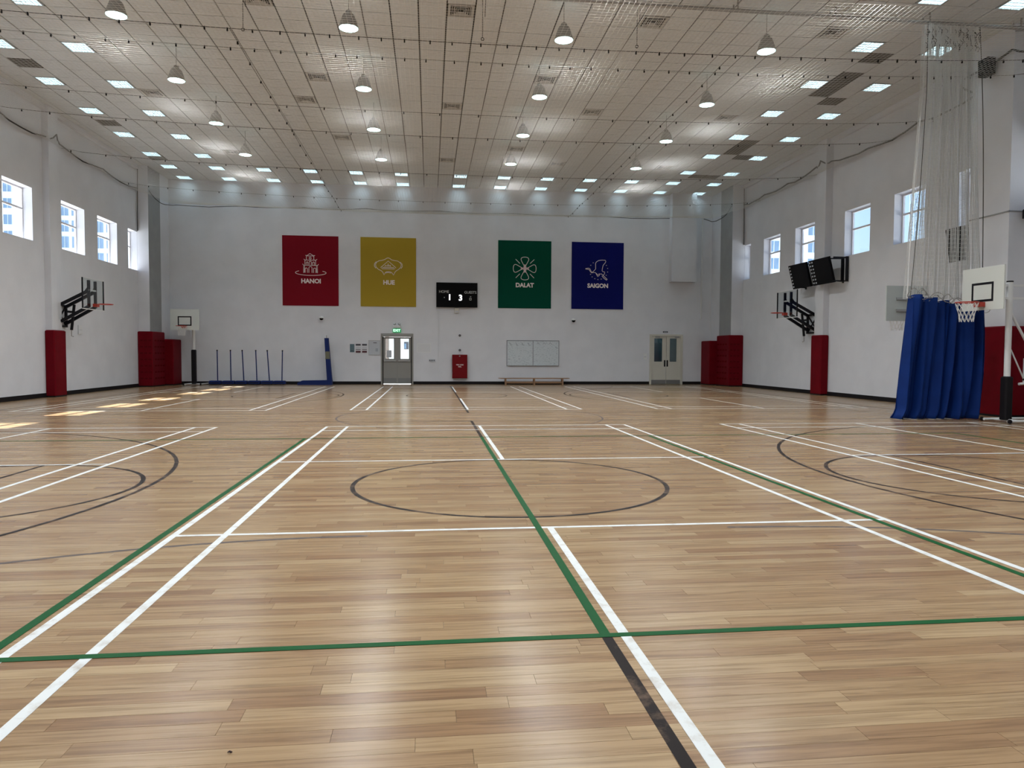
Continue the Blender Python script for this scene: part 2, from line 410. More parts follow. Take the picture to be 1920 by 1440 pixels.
def plank(mb, x0, x1, y0, y1, tone):
    g = .0007
    mb.add([(x0+g,y0+g,-.005),(x1-g,y0+g,-.005),(x1-g,y1-g,-.005),(x0+g,y1-g,-.005),(x0+g,y0+g,0),(x1-g,y0+g,0),(x1-g,y1-g,0),(x0+g,y1-g,0)],
           [(4,5,6,7),(0,1,5,4),(1,2,6,5),(2,3,7,6),(3,0,4,7)])
    mb.a += [min(max(tone, 0), 1)]*5
for k, (ar, x0, x1, y0, y1, tone) in enumerate(planks):
    if k < 300:
        mb = MB(); plank(mb, x0, x1, y0, y1, tone); mb.build('floor_plank', WOOD, floor)
    else: plank(rest, x0, x1, y0, y1, tone)
rest.build('far_floor_planks', WOOD, floor, kind='stuff')

# court markings (parts of the floor)
LW = .055
def line(name, m_, x0, y0, x1, y1, h, wd=LW):
    MB().bar((x0,y0,h-.0006), (x1,y1,h-.0006), wd, .0012).build(name, m_, floor)
def arc(name, m_, cx, cy, r, a0, a1, h, wd=LW, tail=None):
    n = max(12, int(abs(a1-a0)/4)); mb = MB(); v = []; pts = []
    if tail: pts.append(tail[0])
    for k in range(n+1):
        t = R(a0+(a1-a0)*k/n); pts.append((cx+r*math.cos(t), cy+r*math.sin(t)))
    if tail: pts.append(tail[1])
    for k, p in enumerate(pts):
        q0, q1 = pts[max(k-1,0)], pts[min(k+1,len(pts)-1)]
        if abs(a1-a0) >= 360 and k in (0, len(pts)-1): q0, q1 = pts[-2], pts[1]
        d = Vector((q1[0]-q0[0], q1[1]-q0[1])).normalized(); nx, ny = -d.y*wd/2, d.x*wd/2
        v += [(p[0]+nx, p[1]+ny, h), (p[0]-nx, p[1]-ny, h)]
    f = [(2*k, 2*k+1, 2*k+3, 2*k+2) for k in range(len(pts)-1)]
    o = mb.add(v, [tuple(reversed(q)) for q in f]).build(name, m_, floor)
def basketball(cx, cy, hb=.0008):
    nm = 'basketball_line'
    line(nm, LINEB, cx, cy-7.54, cx, cy+7.54, hb)
    for s in (-1, 1):
        line(nm, LINEB, cx-11.65, cy+s*7.54, cx+11.65, cy+s*7.54, hb, .05)
        line(nm, LINEB, cx+s*11.65, cy-7.54, cx+s*11.65, cy+7.54, hb, .05)
        for q in (-1, 1): line(nm, LINEB, cx+s*5.83, cy+q*1.75, cx+s*11.65, cy+q*1.75, hb, .05)
        line(nm, LINEB, cx+s*5.83, cy-1.75, cx+s*5.83, cy+1.75, hb, .05)
        arc(nm, LINEB, cx+s*5.83, cy, 1.75, 0, 360, hb+.0002, .05)
        bx = cx+s*10.05
        if s > 0: arc(nm, LINEB, bx, cy, 6.1, 90, 270, hb+.0004, .05, ((cx+11.65, cy+6.1), (cx+11.65, cy-6.1)))
        else: arc(nm, LINEB, bx, cy, 6.1, -90, 90, hb+.0004, .05, ((cx-11.65, cy-6.1), (cx-11.65, cy+6.1)))
    arc(nm, LINEB, cx, cy, 1.75, 0, 360, hb+.0002, .05)
def badminton(cx, cy, h=.0018):
    nm = 'badminton_line'
    for s in (-1, 1):
        for xo in (3.03, 2.63): line(nm, LINEW, cx+s*xo, cy-6.71, cx+s*xo, cy+6.71, h)
        for yo in (6.68, 5.92, 1.96): line(nm, LINEW, cx-3.03, cy+s*yo, cx+3.03, cy+s*yo, h+.0002, .05)
        line(nm, LINEW, cx, cy+s*1.96, cx, cy+s*6.68, h)
basketball(-.1, .18); basketball(-.05, 17.42)
for cx in (0, -8.18, 8.16): badminton(cx, 0); badminton(cx, 17.6)
for xo in (-3.02, 0, 3.02): line('volleyball_line', LINEG, -.1+xo, .18-4.47, -.1+xo, .18+4.47, .0026)
for s in (-1, 1):
    line('volleyball_line', LINEG, -9.1, .18+s*4.47, 8.9, .18+s*4.47, .0028, .05)
    line('volleyball_line', LINEG, -.1+s*9, .18-4.47, -.1+s*9, .18+4.47, .0026)
for s in (-1, 1): line('futsal_line', LINEF, s*10.3, -8.1, s*10.3, 25.7, .0004, .045)
arc('futsal_line', LINEF, -.05, 8.81, 3.05, 0, 360, .0004, .045)
for yb, s in ((-8.1, 1), (25.7, -1)):
    for q in (-1, 1):
        if s > 0: arc('futsal_line', LINEF, q*1.5, yb, 6, 90-(q > 0)*90, 90+(q < 0)*90, .0005, .045)
        else: arc('futsal_line', LINEF, q*1.5, yb, 6, 270+(q > 0)*90, 270-(q < 0)*90, .0005, .045)

# ------------------------------------------------------------------ ceiling fixtures
ORD = ['first','second','third','fourth','fifth','sixth','seventh','eighth','ninth','tenth','eleventh','twelfth','thirteenth','fourteenth']
ROWN = {18.9:'in the row farthest from the camera', 15.4:'in the second row from the far end', 11.9:'in the third row from the far end', 8.3:'in the nearest row in view'}
COLN = ['at the far left', 'second from the left', 'second from the right', 'at the far right']
def lamp_label(ci, yv):
    if yv in ROWN: return 'grey bell-shaped high-bay lamp %s, %s' % (COLN[ci], ROWN[yv])
    return 'grey high-bay lamp over the near half of the hall, %s, %s row' % (COLN[ci], ORD[LAMPY.index(yv)-4])
def make_lamp(loc):
    x, y, z = loc
    t = thing('high_bay_lamp', '', 'lamp', loc, 'high-bay lamps under the ceiling')
    MB().lathe([(.212,0),(.218,.012),(.20,.06),(.155,.2),(.125,.275),(.115,.29),(.108,.275),(.145,.19),(.19,.05),(.205,.004),(.212,0)], loc, 28).build('lamp_shade', REFL, t, smooth=True)
    MB().lathe([(.02,.28),(.07,.29),(.07,.35),(.05,.38),(.015,.39)], loc, 20).build('gear_housing', REFL, t, smooth=True)
    MB().tube([(x,y,z+.38),(x,y,ZC)], .007, 6).build('hanging_rod', STEEL, t)
    MB().disc((x,y,z+.006), .205, 24, flip=True).build('lens', LENS, t)
    ld = bpy.data.lights.new('high_bay_light', 'AREA'); ld.shape = 'DISK'; ld.size = .40; ld.energy = LAMP_W; ld.color = (.95,.985,1); ld.spread = R(150)
    lo = bpy.data.objects.new('high_bay_light', ld); col.objects.link(lo); lo.parent = t; lo.location = (0,0,-.004)
    return t
proto = None
for yv in LAMPY:
    for ci, xv in enumerate(LAMPX):
        if proto is None: proto = make_lamp((xv, yv, 8.5)); proto['label'] = lamp_label(ci, yv)
        else: copy_tree(proto, (xv, yv, 8.5), lamp_label(ci, yv))

def make_troffer(x, y):
    t = thing('ceiling_light', '', 'ceiling light', (x, y, ZC), 'square louvred lights in the ceiling grid')
    h, q = .30, .272; m = MB()
    m.box(x-h,x+h,y-h,y-q,ZC-.012,ZC+.075); m.box(x-h,x+h,y+q,y+h,ZC-.012,ZC+.075); m.box(x-h,x-q,y-q,y+q,ZC-.012,ZC+.075); m.box(x+q,x+h,y-q,y+q,ZC-.012,ZC+.075)
    m.build('frame', LOUV, t)
    MB().box(x-q,x+q,y-q,y+q,ZC+.060,ZC+.072).build('diffuser', TUBEL, t)
    m = MB()
    for k in range(1, 7): a = x-q+2*q*k/7; m.box(a-.004,a+.004,y-q,y+q,ZC-.006,ZC+.045)
    for k in range(1, 4): a = y-q+2*q*k/4; m.box(x-q,x+q,a-.008,a+.008,ZC-.006,ZC+.045)
    m.build('louvre', LOUV, t)
    return t
def trof_label(x, y):
    if y > 25.5: rowt = 'in the last row against the far wall'
    elif y > 23.5: rowt = 'in the second row from the far wall'
    else: rowt = None
    if rowt:
        xs = sorted({a for a, b in TROF if abs(b-y) < .2}); k = xs.index(x)
        return 'square louvred ceiling light %s, %s from the left' % (rowt, ORD[k])
    side = 'left' if x < 0 else 'right'; inner = 'outer' if abs(x) > 11 else 'inner'
    ys = [26.3, 24.37, 22.45, 19.9, 17.33, 14.77, 12.21, 9.65, 7.1, 4.5, 2.0, -.6, -3.1, -5.7]
    return 'square louvred ceiling light, %s from far wall in %s column by %s wall' % (ORD[ys.index(y)], inner, side)
proto = None
for x, y in TROF:
    ci, cj = cell(x, y); X, Y = xc(ci), yc(cj)
    if proto is None: proto = make_troffer(X, Y); proto['label'] = trof_label(x, y)
    else: copy_tree(proto, (X, Y, ZC), trof_label(x, y))

def make_diffuser(x, y):
    t = thing('air_diffuser', '', 'vent', (x, y, ZC), 'four-way air diffusers in the ceiling')
    h = .30; m = MB()
    m.box(x-h,x+h,y-h,y-h+.05,ZC-.012,ZC+.02); m.box(x-h,x+h,y+h-.05,y+h,ZC-.012,ZC+.02); m.box(x-h,x-h+.05,y-h+.05,y+h-.05,ZC-.012,ZC+.02); m.box(x+h-.05,x+h,y-h+.05,y+h-.05,ZC-.012,ZC+.02)
    m.build('frame', VENTM, t)
    MB().box(x-h+.05,x+h-.05,y-h+.05,y+h-.05,ZC+.012,ZC+.019).build('core', VENTB, t)
    m = MB()
    for k in range(5):
        r = .25-.045*k
        for sx, sy in ((1,0),(-1,0),(0,1),(0,-1)):
            a = Vector((x+sx*r-(sy*r), y+sy*r-(sx*r), ZC)); b = Vector((x+sx*r+sy*r, y+sy*r+sx*r, ZC))
            m.bar(a, b, .02, .006, (sx*.6, sy*.6, .8))
    m.build('louvre_blades', VENTM, t, kind='stuff')
    return t
dl = ['near the left inner ceiling lights','nearest the camera, left of the middle of the view','behind the second-left lamp of the third row','left of the second-left lamp column',
      'in the middle of the ceiling, halfway along','far down the left middle of the ceiling','mid-ceiling near the far rows of lights','right of the middle lamps, halfway along the ceiling','left of the right inner ceiling lights, halfway along',
      'beside the lit net patch right of the middle','behind the second-right lamp of the second far row','right of the middle near the far rows of lights','right of the nearest right-hand lamp','behind the hanging hook between the two nearest right-hand lamps','at the top edge left of the second-left nearest lamp','far down the left side of the ceiling','far down the right side of the ceiling']
proto = None
for (x, y), s in zip(DIFF, dl):
    ci, cj = cell(x, y); X, Y = xc(ci), yc(cj); lb = 'square four-way ceiling air diffuser, ' + s
    if proto is None: proto = make_diffuser(X, Y); proto['label'] = lb
    else: copy_tree(proto, (X, Y, ZC), lb)
def make_grille(x, y):
    t = thing('return_grille', '', 'vent', (x, y, ZC), 'dark return-air grilles')
    MB().box(x-.31,x+.31,y-.31,y+.31,ZC+.008,ZC+.02).build('backing', VENTB, t)
    m = MB()
    for k in range(13): a = y-.29+.58*k/12; m.box(x-.31,x+.31,a-.012,a+.006,ZC-.002,ZC+.006)
    m.build('slats', GRILLE, t, kind='stuff')
    return t
gl = ['nearest of three by the left wall','middle one of three by the left wall','farthest of three by the left wall','nearest in the long strip by the right wall','second in the long strip by the right wall',
      'third in the long strip by the right wall','fourth and farthest in the long strip by the right wall','set alone just past the long right-hand strip','nearest of the middle strip by the right wall','second of the middle strip by the right wall',
      'third of the middle strip by the right wall','set aside at the end of the middle right-hand strip','outer one of the farthest pair by the right wall','inner one of the farthest pair by the right wall']
proto = None
for (x, y), s in zip(RETG, gl):
    ci, cj = cell(x, y); X, Y = xc(ci), yc(cj); lb = 'dark slatted return-air grille, ' + s
    if proto is None: proto = make_grille(X, Y); proto['label'] = lb
    else: copy_tree(proto, (X, Y, ZC), lb)

# ------------------------------------------------------------------ ceiling net
NY0, NY1, NX0, NX1 = 4.6, 26.6, -13.15, 13.4
CABY = [4.6, 7.0, 7.93, 11.36, 13.41, 17.8, 22.4, 26.6]
def netz(x, y):
    u = min(max((x-NX0)/(NX1-NX0), 0), 1); e = 8.22-.46*(4*u*(1-u))**.6
    for a, b in zip(CABY, CABY[1:]):
        if a <= y <= b:
            t = (y-a)/(b-a); e -= .05*(b-a)/4*4*t*(1-t)*min(1, 6*u*(1-u)*2)
    v = min(1, max(0, NY1-y)/2.5); return e + (8.22-e)*(1-v)**2
net = thing('ceiling_net', 'pale square-mesh safety net slung below the ceiling lamps', 'net', (0, 15, 7.6))
m = MB(); rs = .0028
def blocked(x, y):
    return (7.9 < y < 9.4 and (x > 12.72 or x < -12.54)) or (y > 24.28 and (x > 12.9 or x < -12.76))
def strand(pts):
    run = []
    for p in pts+[None]:
        if p is not None and not blocked(p[0], p[1]): run.append((p[0], p[1], netz(p[0], p[1])))
        else:
            if len(run) > 1: m.tube(run, rs, 3, cap=False)
            run = []
for i in range(int((NX1-NX0)/.1)): x = NX0+.1*i; strand([(x, NY0+k*(NY1-NY0)/44) for k in range(45)])
for j in range(int((NY1-NY0)/.1)): y = NY0+.1*j; strand([(NX0+k*(NX1-NX0)/52, y) for k in range(53)])
m.build('net_mesh', NETM, net, kind='stuff')
clips = MB()
for y in CABY[1:-1]:
    pts = [(NX0+k*(NX1-NX0)/40, y, netz(NX0+k*(NX1-NX0)/40, y)+.01) for k in range(41)]
    MB().tube(pts, .006, 5).build('support_cable', ROPE, net)
    x = NX0+.3
    while x < NX1:
        z = netz(x, y); clips.box(x-.012,x+.012,y-.012,y+.012,z-.045,z+.02); x += random.uniform(.42,.62) if y < 9 else random.uniform(.7,1.1)
for xx in (-4.9, 5.35):
    pts = [(xx, 7.0+k*.8, netz(xx, 7.0+k*.8)+.01) for k in range(25)]
    MB().tube(pts, .006, 5).build('support_cable', ROPE, net)
    for k in range(18): yy = 7.6+k*1.02; z = netz(xx, yy); clips.box(xx-.014,xx+.014,yy-.014,yy+.014,z-.035,z+.02)
clips.build('clips', BLACK, net, kind='stuff')
def rope(pts, r, n=6, sag=.12, per=2.2):
    out = []
    for a, b in zip(pts, pts[1:]):
        a, b = Vector(a), Vector(b); L = (b-a).length; k = max(1, round(L/per))
        for i_ in range(k):
            for q in range(4):
                t = (i_+q/4)/k; tt = q/4; p = a.lerp(b, t); p.z -= sag*4*tt*(1-tt)*random.uniform(.5,1.2); out.append(p)
    out.append(Vector(pts[-1])); return out
MB().tube(rope([(-13.22,4.6,8.35),(-13.22,16.8,8.33),(-13.0,17.2,8.5),(-13.22,17.9,8.36),(-13.22,24.2,8.36)], .02, per=2.6), .022, 6).build('border_rope', ROPE, net)
MB().tube(rope([(-12.78,24.3,8.3),(-12.78,25.7,8.05),(-12.45,26.65,8.18),(-4,26.68,8.26),(3,26.68,8.22),(10.75,26.65,8.18)], .02, per=3.2, sag=.06), .014, 6).build('border_rope', ROPE, net)
MB().tube(rope([(12.72,9.6,8.45),(13.5,9.9,8.45),(13.5,12.3,8.45),(13.5,14.8,8.36),(13.45,16.9,8.5),(13.25,17.3,8.6),(13.45,17.9,8.55),(13.5,20.2,8.46),(13.5,24.3,8.46)], .02, per=2.4), .026, 6).build('border_rope', ROPE, net)
MB().tube(rope([(12.92,24.3,8.38),(12.92,25.6,8.02),(12.5,26.65,8.2)], .02, per=1.3), .016, 6).build('border_rope', ROPE, net)
MB().tube([(-13.22,24.28,9.25),(-13.23,24.28,8.6),(-13.25,24.29,7.3),(-13.26,24.3,6.6)], .016, 6).build('hanging_end', ROPE, net)
MB().tube([(13.5,24.28,9.3),(13.5,24.28,8.7),(13.52,24.29,7.6),(13.53,24.3,6.6)], .016, 6).build('hanging_end', ROPE, net)
MB().tube(rope([(12.72,9.5,8.62),(12.74,8.0,8.74),(13.5,7.94,8.74)], .02, per=1.2, sag=.05), .026, 6).build('border_rope', ROPE, net)

# curtain track and hanging hooks
tr = thing('curtain_track', 'pair of steel tubes crossing the hall under the ceiling', 'track', (0, 8, 9.1))
MB().tube([(XL+.02, 7.72, 9.12), (XR2-.02, 7.72, 9.12)], .032, 10).build('track_tube', STEEL, tr, smooth=True)
MB().tube([(XL+.02, 7.95, 9.2), (XR2-.02, 7.95, 9.2)], .02, 8).build('track_tube', STEEL, tr, smooth=True)
m = MB()
for k in range(12): x = -12.6+k*2.3; m.bar((x,7.72,9.15),(x,7.72,ZC),.03,.03); m.bar((x,7.95,9.2),(x,7.95,ZC),.025,.025)
m.build('hanger', STEEL, tr)
for (u, v0, v1), s in zip(((455, 2, 58), (905, 4, 76), (1195, 15, 90)), ('at the upper left, beside a diffuser', 'in the middle of the ceiling', 'between the right-hand lamps')):
    a = at(u, v0, 1, 7.85); z1 = at(u, v1, 1, 7.85).z
    t = thing('hanging_hook', 'dark cord with a hook hanging from the track '+s, 'hook', (a.x, 7.85, z1))
    MB().tube([(a.x,7.85,9.1),(a.x,7.85,z1+.06)], .006, 6).build('cord', ROPE, t)
    MB().tube([(a.x+.07,7.85,9.1),(a.x+.05,7.85,z1+.5)], .006, 6).build('cord', ROPE, t)
    MB().tube([(a.x+.03*math.cos(R(q)), 7.85, z1+.03+.03*math.sin(R(q))) for q in range(0,360,30)], .008, 6, closed=True).build('hook_ring', BLKMET, t)

# ------------------------------------------------------------------ far wall: doors
def door1():
    x0, x1, h = D1; y = YF; o = MB()
    f = .07
    o.box(x0,x0+f,y-.03,y+.14,0,h); o.box(x1-f,x1,y-.03,y+.14,0,h); o.box(x0+f,x1-f,y-.03,y+.14,h-.16,h)
    d = o.build('door_1', GREYP, kind='structure', base=((x0+x1)/2, y, 0))
    xm = (x0+x1)/2
    for s in (-1, 1):
        a, b = (x0+f+.045, xm-.02) if s < 0 else (xm+.02, x1-f-.045)
        gx0, gx1 = (a+.10, b-.14) if s < 0 else (a+.14, b-.10)
        z0, z1 = 1.22, 2.17; m = MB(); ya, yb = y+.03, y+.075
        m.box(a,gx0,ya,yb,.03,h-.17); m.box(gx1,b,ya,yb,.03,h-.17); m.box(gx0,gx1,ya,yb,.03,z0); m.box(gx0,gx1,ya,yb,z1,h-.17)
        lf = m.build('door_leaf', GREYP, d)
        MB().box(gx0,gx1,y+.05,y+.056,z0,z1).build('pane', DGLASS, lf)
        MB().box(a+.01,b-.01,y+.02,y+.03,.06,.30).build('kick_plate', KICK, lf)
        m = MB(); m.box(a+.03,b-.05,y-.03,y+.0,1.10,1.15); m.box(a+.04,a+.09,y,y+.03,1.09,1.16); m.box(b-.11,b-.06,y,y+.03,1.09,1.16)
        m.build('push_bar', ALU, lf)
        m = MB(); e = (a-.047, a-.001) if s < 0 else (b+.001, b+.047)
        m.box(e[0],e[1],y+.01,y+.08,0,h-.16); m.build('hinge_gap', BLACK, d)
    MB().box(xm-.018,xm+.018,y+.02,y+.09,.02,h-.17).build('mullion', GREYP, d)
    MB().box(x0+.27,x0+.50,y+.018,y+.03,1.28,1.62).build('notice_sheet', PAPER2, d)
    MB().box(x0+.1,x1-.1,y-.05,y-.03,h-.09,h-.06).build('closer_rail', ALU, d)
door1()
def door2():
    x0, x1, h = D2; y = YF; f = .10
    o = MB(); o.box(x0,x0+f,y-.04,y+.12,0,h); o.box(x1-f,x1,y-.04,y+.12,0,h); o.box(x0+f,x1-f,y-.04,y+.12,h-.09,h)
    d = o.build('door_2', CREAM, kind='structure', base=((x0+x1)/2, y, 0)); xm = (x0+x1)/2+.02
    for s in (-1, 1):
        a, b = (x0+f, xm-.008) if s < 0 else (xm+.008, x1-f)
        gx0, gx1 = (a+.15, b-.20) if s < 0 else (a+.17, b-.20)
        z0, z1 = 1.13, 2.28; m = MB(); ya, yb = y+.02, y+.065
        m.box(a,gx0,ya,yb,.02,h-.095); m.box(gx1,b,ya,yb,.02,h-.095); m.box(gx0,gx1,ya,yb,.02,z0); m.box(gx0,gx1,ya,yb,z1,h-.095)
        lf = m.build('door_leaf', CREAM, d)
        MB().box(gx0,gx1,y+.04,y+.046,z0,z1).build('pane', DGLASS, lf)
        MB().box(a+.01,b-.01,y+.008,y+.02,.03,.22).build('kick_plate', KICK, lf)
        hx = b-.07 if s < 0 else a+.05
        m = MB(); m.box(hx-.035,hx+.035,y+.008,y+.02,.88,1.2); m.bar((hx,y-.02,.93),(hx,y-.02,1.15),.025,.02); m.box(hx-.01,hx+.01,y-.02,y+.01,.93,.95); m.box(hx-.01,hx+.01,y-.02,y+.01,1.13,1.15)
        m.build('handle', BLKMET, lf)
        cx = a+.2 if s < 0 else b-.3
        MB().box(cx,cx+.22,y-.03,y+.02,h-.16,h-.10).build('door_closer', ALU, lf)
door2()
# small lobby behind the second door
m = MB(); m.box(8.6,8.8,YF+.3,YF+4,-.05,3); m.box(12.8,13.0,YF+.3,YF+4,-.05,3); m.box(8.6,13.0,YF+4,YF+4.2,-.05,3); m.box(8.6,13.0,YF+.3,YF+4.2,3,3.1); m.box(8.6,13.0,YF+.3,YF+4.2,-.1,0)
lob = m.build('wall_lobby', mat('lobby_paint', (.16,.19,.20), .7), kind='structure')
MB().box(11.2,11.9,YF+2.2,YF+3.2,2.95,2.99).build('lobby_light_panel', mat('lobby_light', (.8,1,1), .5, emit=(.5,.9,1), es=2.5), lob)
MB().box(9.2,10.6,YF+3.4,YF+3.95,0,1.3).build('lobby_cupboard', mat('dark_cupboard', (.05,.03,.035), .5), lob)

# ------------------------------------------------------------------ house banners with line emblems
def strokes(lines, M, wd, th=.004):
    mb = MB()
    for pts, closed in lines:
        P = [Vector((p[0], p[1], 0)) for p in pts]; n = len(P)
        v = []
        for k in range(n):
            a = P[k-1] if (k > 0 or closed) else P[k]; b = P[(k+1) % n] if (k < n-1 or closed) else P[k]
            d = (b-a); d = d.normalized() if d.length > 1e-9 else Vector((1,0,0)); nn = Vector((-d.y, d.x, 0))*wd/2
            for q, zz in ((P[k]-nn,0),(P[k]+nn,0),(P[k]+nn,th),(P[k]-nn,th)): v.append(M @ Vector((q.x,q.y,zz)))
        f = []
        for k in range(n if closed else n-1):
            k2 = (k+1) % n
            for e in range(4): e2 = (e+1) % 4; f.append((k*4+e, k2*4+e, k2*4+e2, k*4+e2))
        mb.add(v, f)
    return mb
def ell(cx, cy, rx, ry, a0=0, a1=360, n=28):
    return [(cx+rx*math.cos(R(a0+(a1-a0)*k/n)), cy+ry*math.sin(R(a0+(a1-a0)*k/n))) for k in range(n if a1-a0 >= 360 else n+1)]
def arch(x0, x1, yb, yt):
    r = (x1-x0)/2; return [(x0,yb),(x0,yt+r)] + [((x0+x1)/2-r*math.cos(R(q)), yt+r-r*math.sin(R(q))) for q in range(0,181,20)] + [(x1,yb)]
hanoi = [(ell(495,546,172,30,-40,220),False), ([(415,548),(415,465),(570,465),(570,548)],False), ([(404,448),(416,463),(570,463),(583,448)],False),
  ([(425,545),(425,465)],False), ([(560,545),(560,465)],False),
  ([(430,460),(430,404)],False), ([(550,460),(550,404)],False), ([(418,393),(430,404),(552,404),(566,393)],False),
  ([(447,402),(447,355)],False), ([(530,402),(530,355)],False), ([(436,350),(450,355),(487,330),(528,355),(543,350)],False), ([(455,357),(525,357)],False),
  (arch(432,457,546,492),False), (arch(474,509,546,476),False), (arch(526,552,546,492),False), (arch(446,464,458,424),False), (arch(478,502,458,416),False), (arch(516,536,458,424),False), (ell(489,382,11,11),True)]
hue = [([(1365,380),(1385,388),(1402,402),(1440,410),(1472,415),(1495,430),(1512,455),(1505,485),(1480,510),(1452,528),(1438,545),(1425,575),(1405,548),(1385,538),(1345,538),(1330,550),(1318,575),(1305,545),(1288,528),(1255,512),(1232,490),(1222,460),(1235,432),(1262,415),(1295,410),(1330,398),(1345,386)],True),
  ([(1500,425),(1522,450),(1524,475),(1508,500)],False), ([(1232,425),(1212,450),(1210,475),(1226,500)],False), ([(1335,552),(1365,546),(1395,552)],False),
  ([(1280,492),(1365,416),(1452,492),(1430,505),(1300,505)],True), ([(1300,490),(1430,490)],False), ([(1325,480),(1340,462)],False), ([(1358,470),(1362,445),(1375,470)],False), ([(1385,460),(1395,482)],False), ([(1340,472),(1392,472)],False)]
def petal(cx, cy, dx, dy, L, W):
    out = []
    for k in range(33):
        t = -math.pi+2*math.pi*k/32; r = .5*(1-math.cos(t)) if False else 1
        q = k/32; a = math.sin(math.pi*q); l = L*a**.75; s = W*math.sin(2*math.pi*q)*(.55+.45*a)
        out.append((cx+dx*l-dy*s, cy+dy*l+dx*s))
    return out
dalat = [(petal(535,470,0,-1,142,52),True), (petal(535,462,0,1,142,52),True), (petal(531,466,-1,0,134,54),True), (petal(539,466,1,0,130,54),True),
  ([(425,355),(476,407)],False), ([(647,355),(596,405)],False), ([(427,580),(476,530)],False), ([(645,580),(596,530)],False),
  (ell(535,428,8,8),True), (ell(535,504,8,8),True), (ell(497,466,8,8),True), (ell(573,466,8,8),True), ([(535,436),(535,496)],False), ([(505,466),(565,466)],False), ([(515,446),(555,486)],False), ([(555,446),(515,486)],False)]
saigon = [([(1345,515),(1368,492),(1387,470),(1385,405),(1395,385),(1420,368),(1460,361),(1500,362),(1508,378),(1500,395),(1476,425),(1468,460),(1464,490),(1472,500),(1495,505),(1493,528),(1476,548)],False),
  ([(1265,468),(1300,462),(1318,468),(1330,495),(1345,515),(1385,514),(1397,535),(1413,562),(1428,552),(1438,530),(1455,528),(1480,550),(1500,570),(1527,595),(1520,604),(1490,585),(1462,553)],False),
  ([(1265,472),(1295,476),(1312,482),(1325,505),(1345,520)],False), ([(1395,522),(1415,545),(1432,525)],False)]
saidots = [(1357,396),(1328,427),(1326,536),(1346,567),(1378,588),(1415,598),(1454,592),(1515,424),(1530,461),(1530,505),(1514,545)]
for dx, dy in saidots: saigon.append(([(dx-5,dy),(dx+5,dy)],False))
BZ0, BZ1 = 3.69, 6.94
def banner(x0, x1, rect, art, txt, txy, tsize, color, names):
    xm = (x0+x1)/2
    t = thing('wall_banner', names, 'banner', (xm, YF, BZ0), 'city banners on the far wall')
    MB().box(x0, x1, YF-.03, YF-.004, BZ0, BZ1).build('panel', mat('banner_'+txt.lower(), color, .95, spec=.03), t)
    rx0, ry0, rx1, ry1 = rect
    fx = lambda px: x0+(px-rx0)/(rx1-rx0)*(x1-x0); fz = lambda py: BZ1-(py-ry0)/(ry1-ry0)*(BZ1-BZ0)
    M = M_far(0, YF-.03, 0)
    strokes([([(fx(a), fz(b)) for a, b in pts], c) for pts, c in art], M, .026, .006).build('emblem', SHEET, t)
    text_mb(txt, tsize, M_far(fx(txy[0]), YF-.033, fz(txy[1])), .004, .012).build('lettering', SHEET, t)
banner(-7.81, -5.25, (178,130,806,918), hanoi, 'HANOI', (497,642), .28, (.205,.0095,.019), 'dark red banner reading HANOI with an outlined tower emblem')
banner(-4.23, -1.64, (1056,150,1678,935), hue, 'HUE', (1372,662), .28, (.40,.28,.036), 'mustard yellow banner reading HUE with an outlined hat emblem')
banner(2.28, 4.87, (218,130,850,948), dalat, 'DALAT', (534,670), .28, (.004,.068,.042), 'dark green banner reading DALAT with an outlined flower emblem')
banner(5.88, 8.47, (1102,148,1722,958), saigon, 'SAIGON', (1415,676), .28, (.008,.011,.116), 'navy blue banner reading SAIGON with an outlined wavy emblem')

# ------------------------------------------------------------------ scoreboard
t = thing('scoreboard', 'black electronic scoreboard showing 1 to 3 on the far wall', 'scoreboard', (.3, YF, 3.69))
MB().rbox(-.68, 1.28, YF-.16, YF-.02, 3.69, 4.86, .012).build('case', GLOSSB, t)
text_mb('HOME', .17, M_far(-.32, YF-.161, 4.42), .003).build('lettering', LEDD, t)
text_mb('GUESTS', .17, M_far(.94, YF-.161, 4.40), .003).build('lettering', LEDD, t)
text_mb('1', .38, M_far(-.05, YF-.161, 4.15), .003, .012).build('digit', LEDW, t)
text_mb('3', .38, M_far(.47, YF-.161, 4.13), .003, .012).build('digit', LEDW, t)
strokes([([(.90,4.04),(.98,4.04),(.98,4.13),(.90,4.13)],True), ([(.92,4.20),(.98,4.20)],False)], M_far(0,YF-.16,0), .025).build('indicator', LEDD, t)
MB().box(-.32,-.28,YF-.163,YF-.159,4.13,4.17).build('indicator', LEDD, t)
t = thing('receiver_box', 'small pale box fixed just below the scoreboard', 'box', (.3, YF, 3.42))
MB().rbox(.19,.40,YF-.10,YF-.002,3.42,3.67,.012).build('case', CREAM, t); MB().box(.22,.37,YF-.105,YF-.1,3.45,3.52).build('label_plate', PAPER2, t)
m = MB(); m.box(-.60,-.575,YF-.025,YF-.002,.42,3.66); m.box(-.62,-.555,YF-.035,YF-.002,2.02,2.08); m.box(-.62,-.555,YF-.035,YF-.002,.40,.46)
o = m.build('cable_conduit', PAPER, label='thin pale conduit running down the far wall from the scoreboard', category='conduit')
m = MB(); m.tube([(12.45,YF-.05,3.3),(12.45,YF-.05,8.2)], .03, 8); m.tube([(12.38,YF-.05,3.25),(12.42,YF-.05,3.26),(12.45,YF-.05,3.34)], .03, 8)
m.build('wall_pipe', WHITEM, smooth=True, label='pale vertical pipe on the far wall beside the boxed duct', category='pipe')

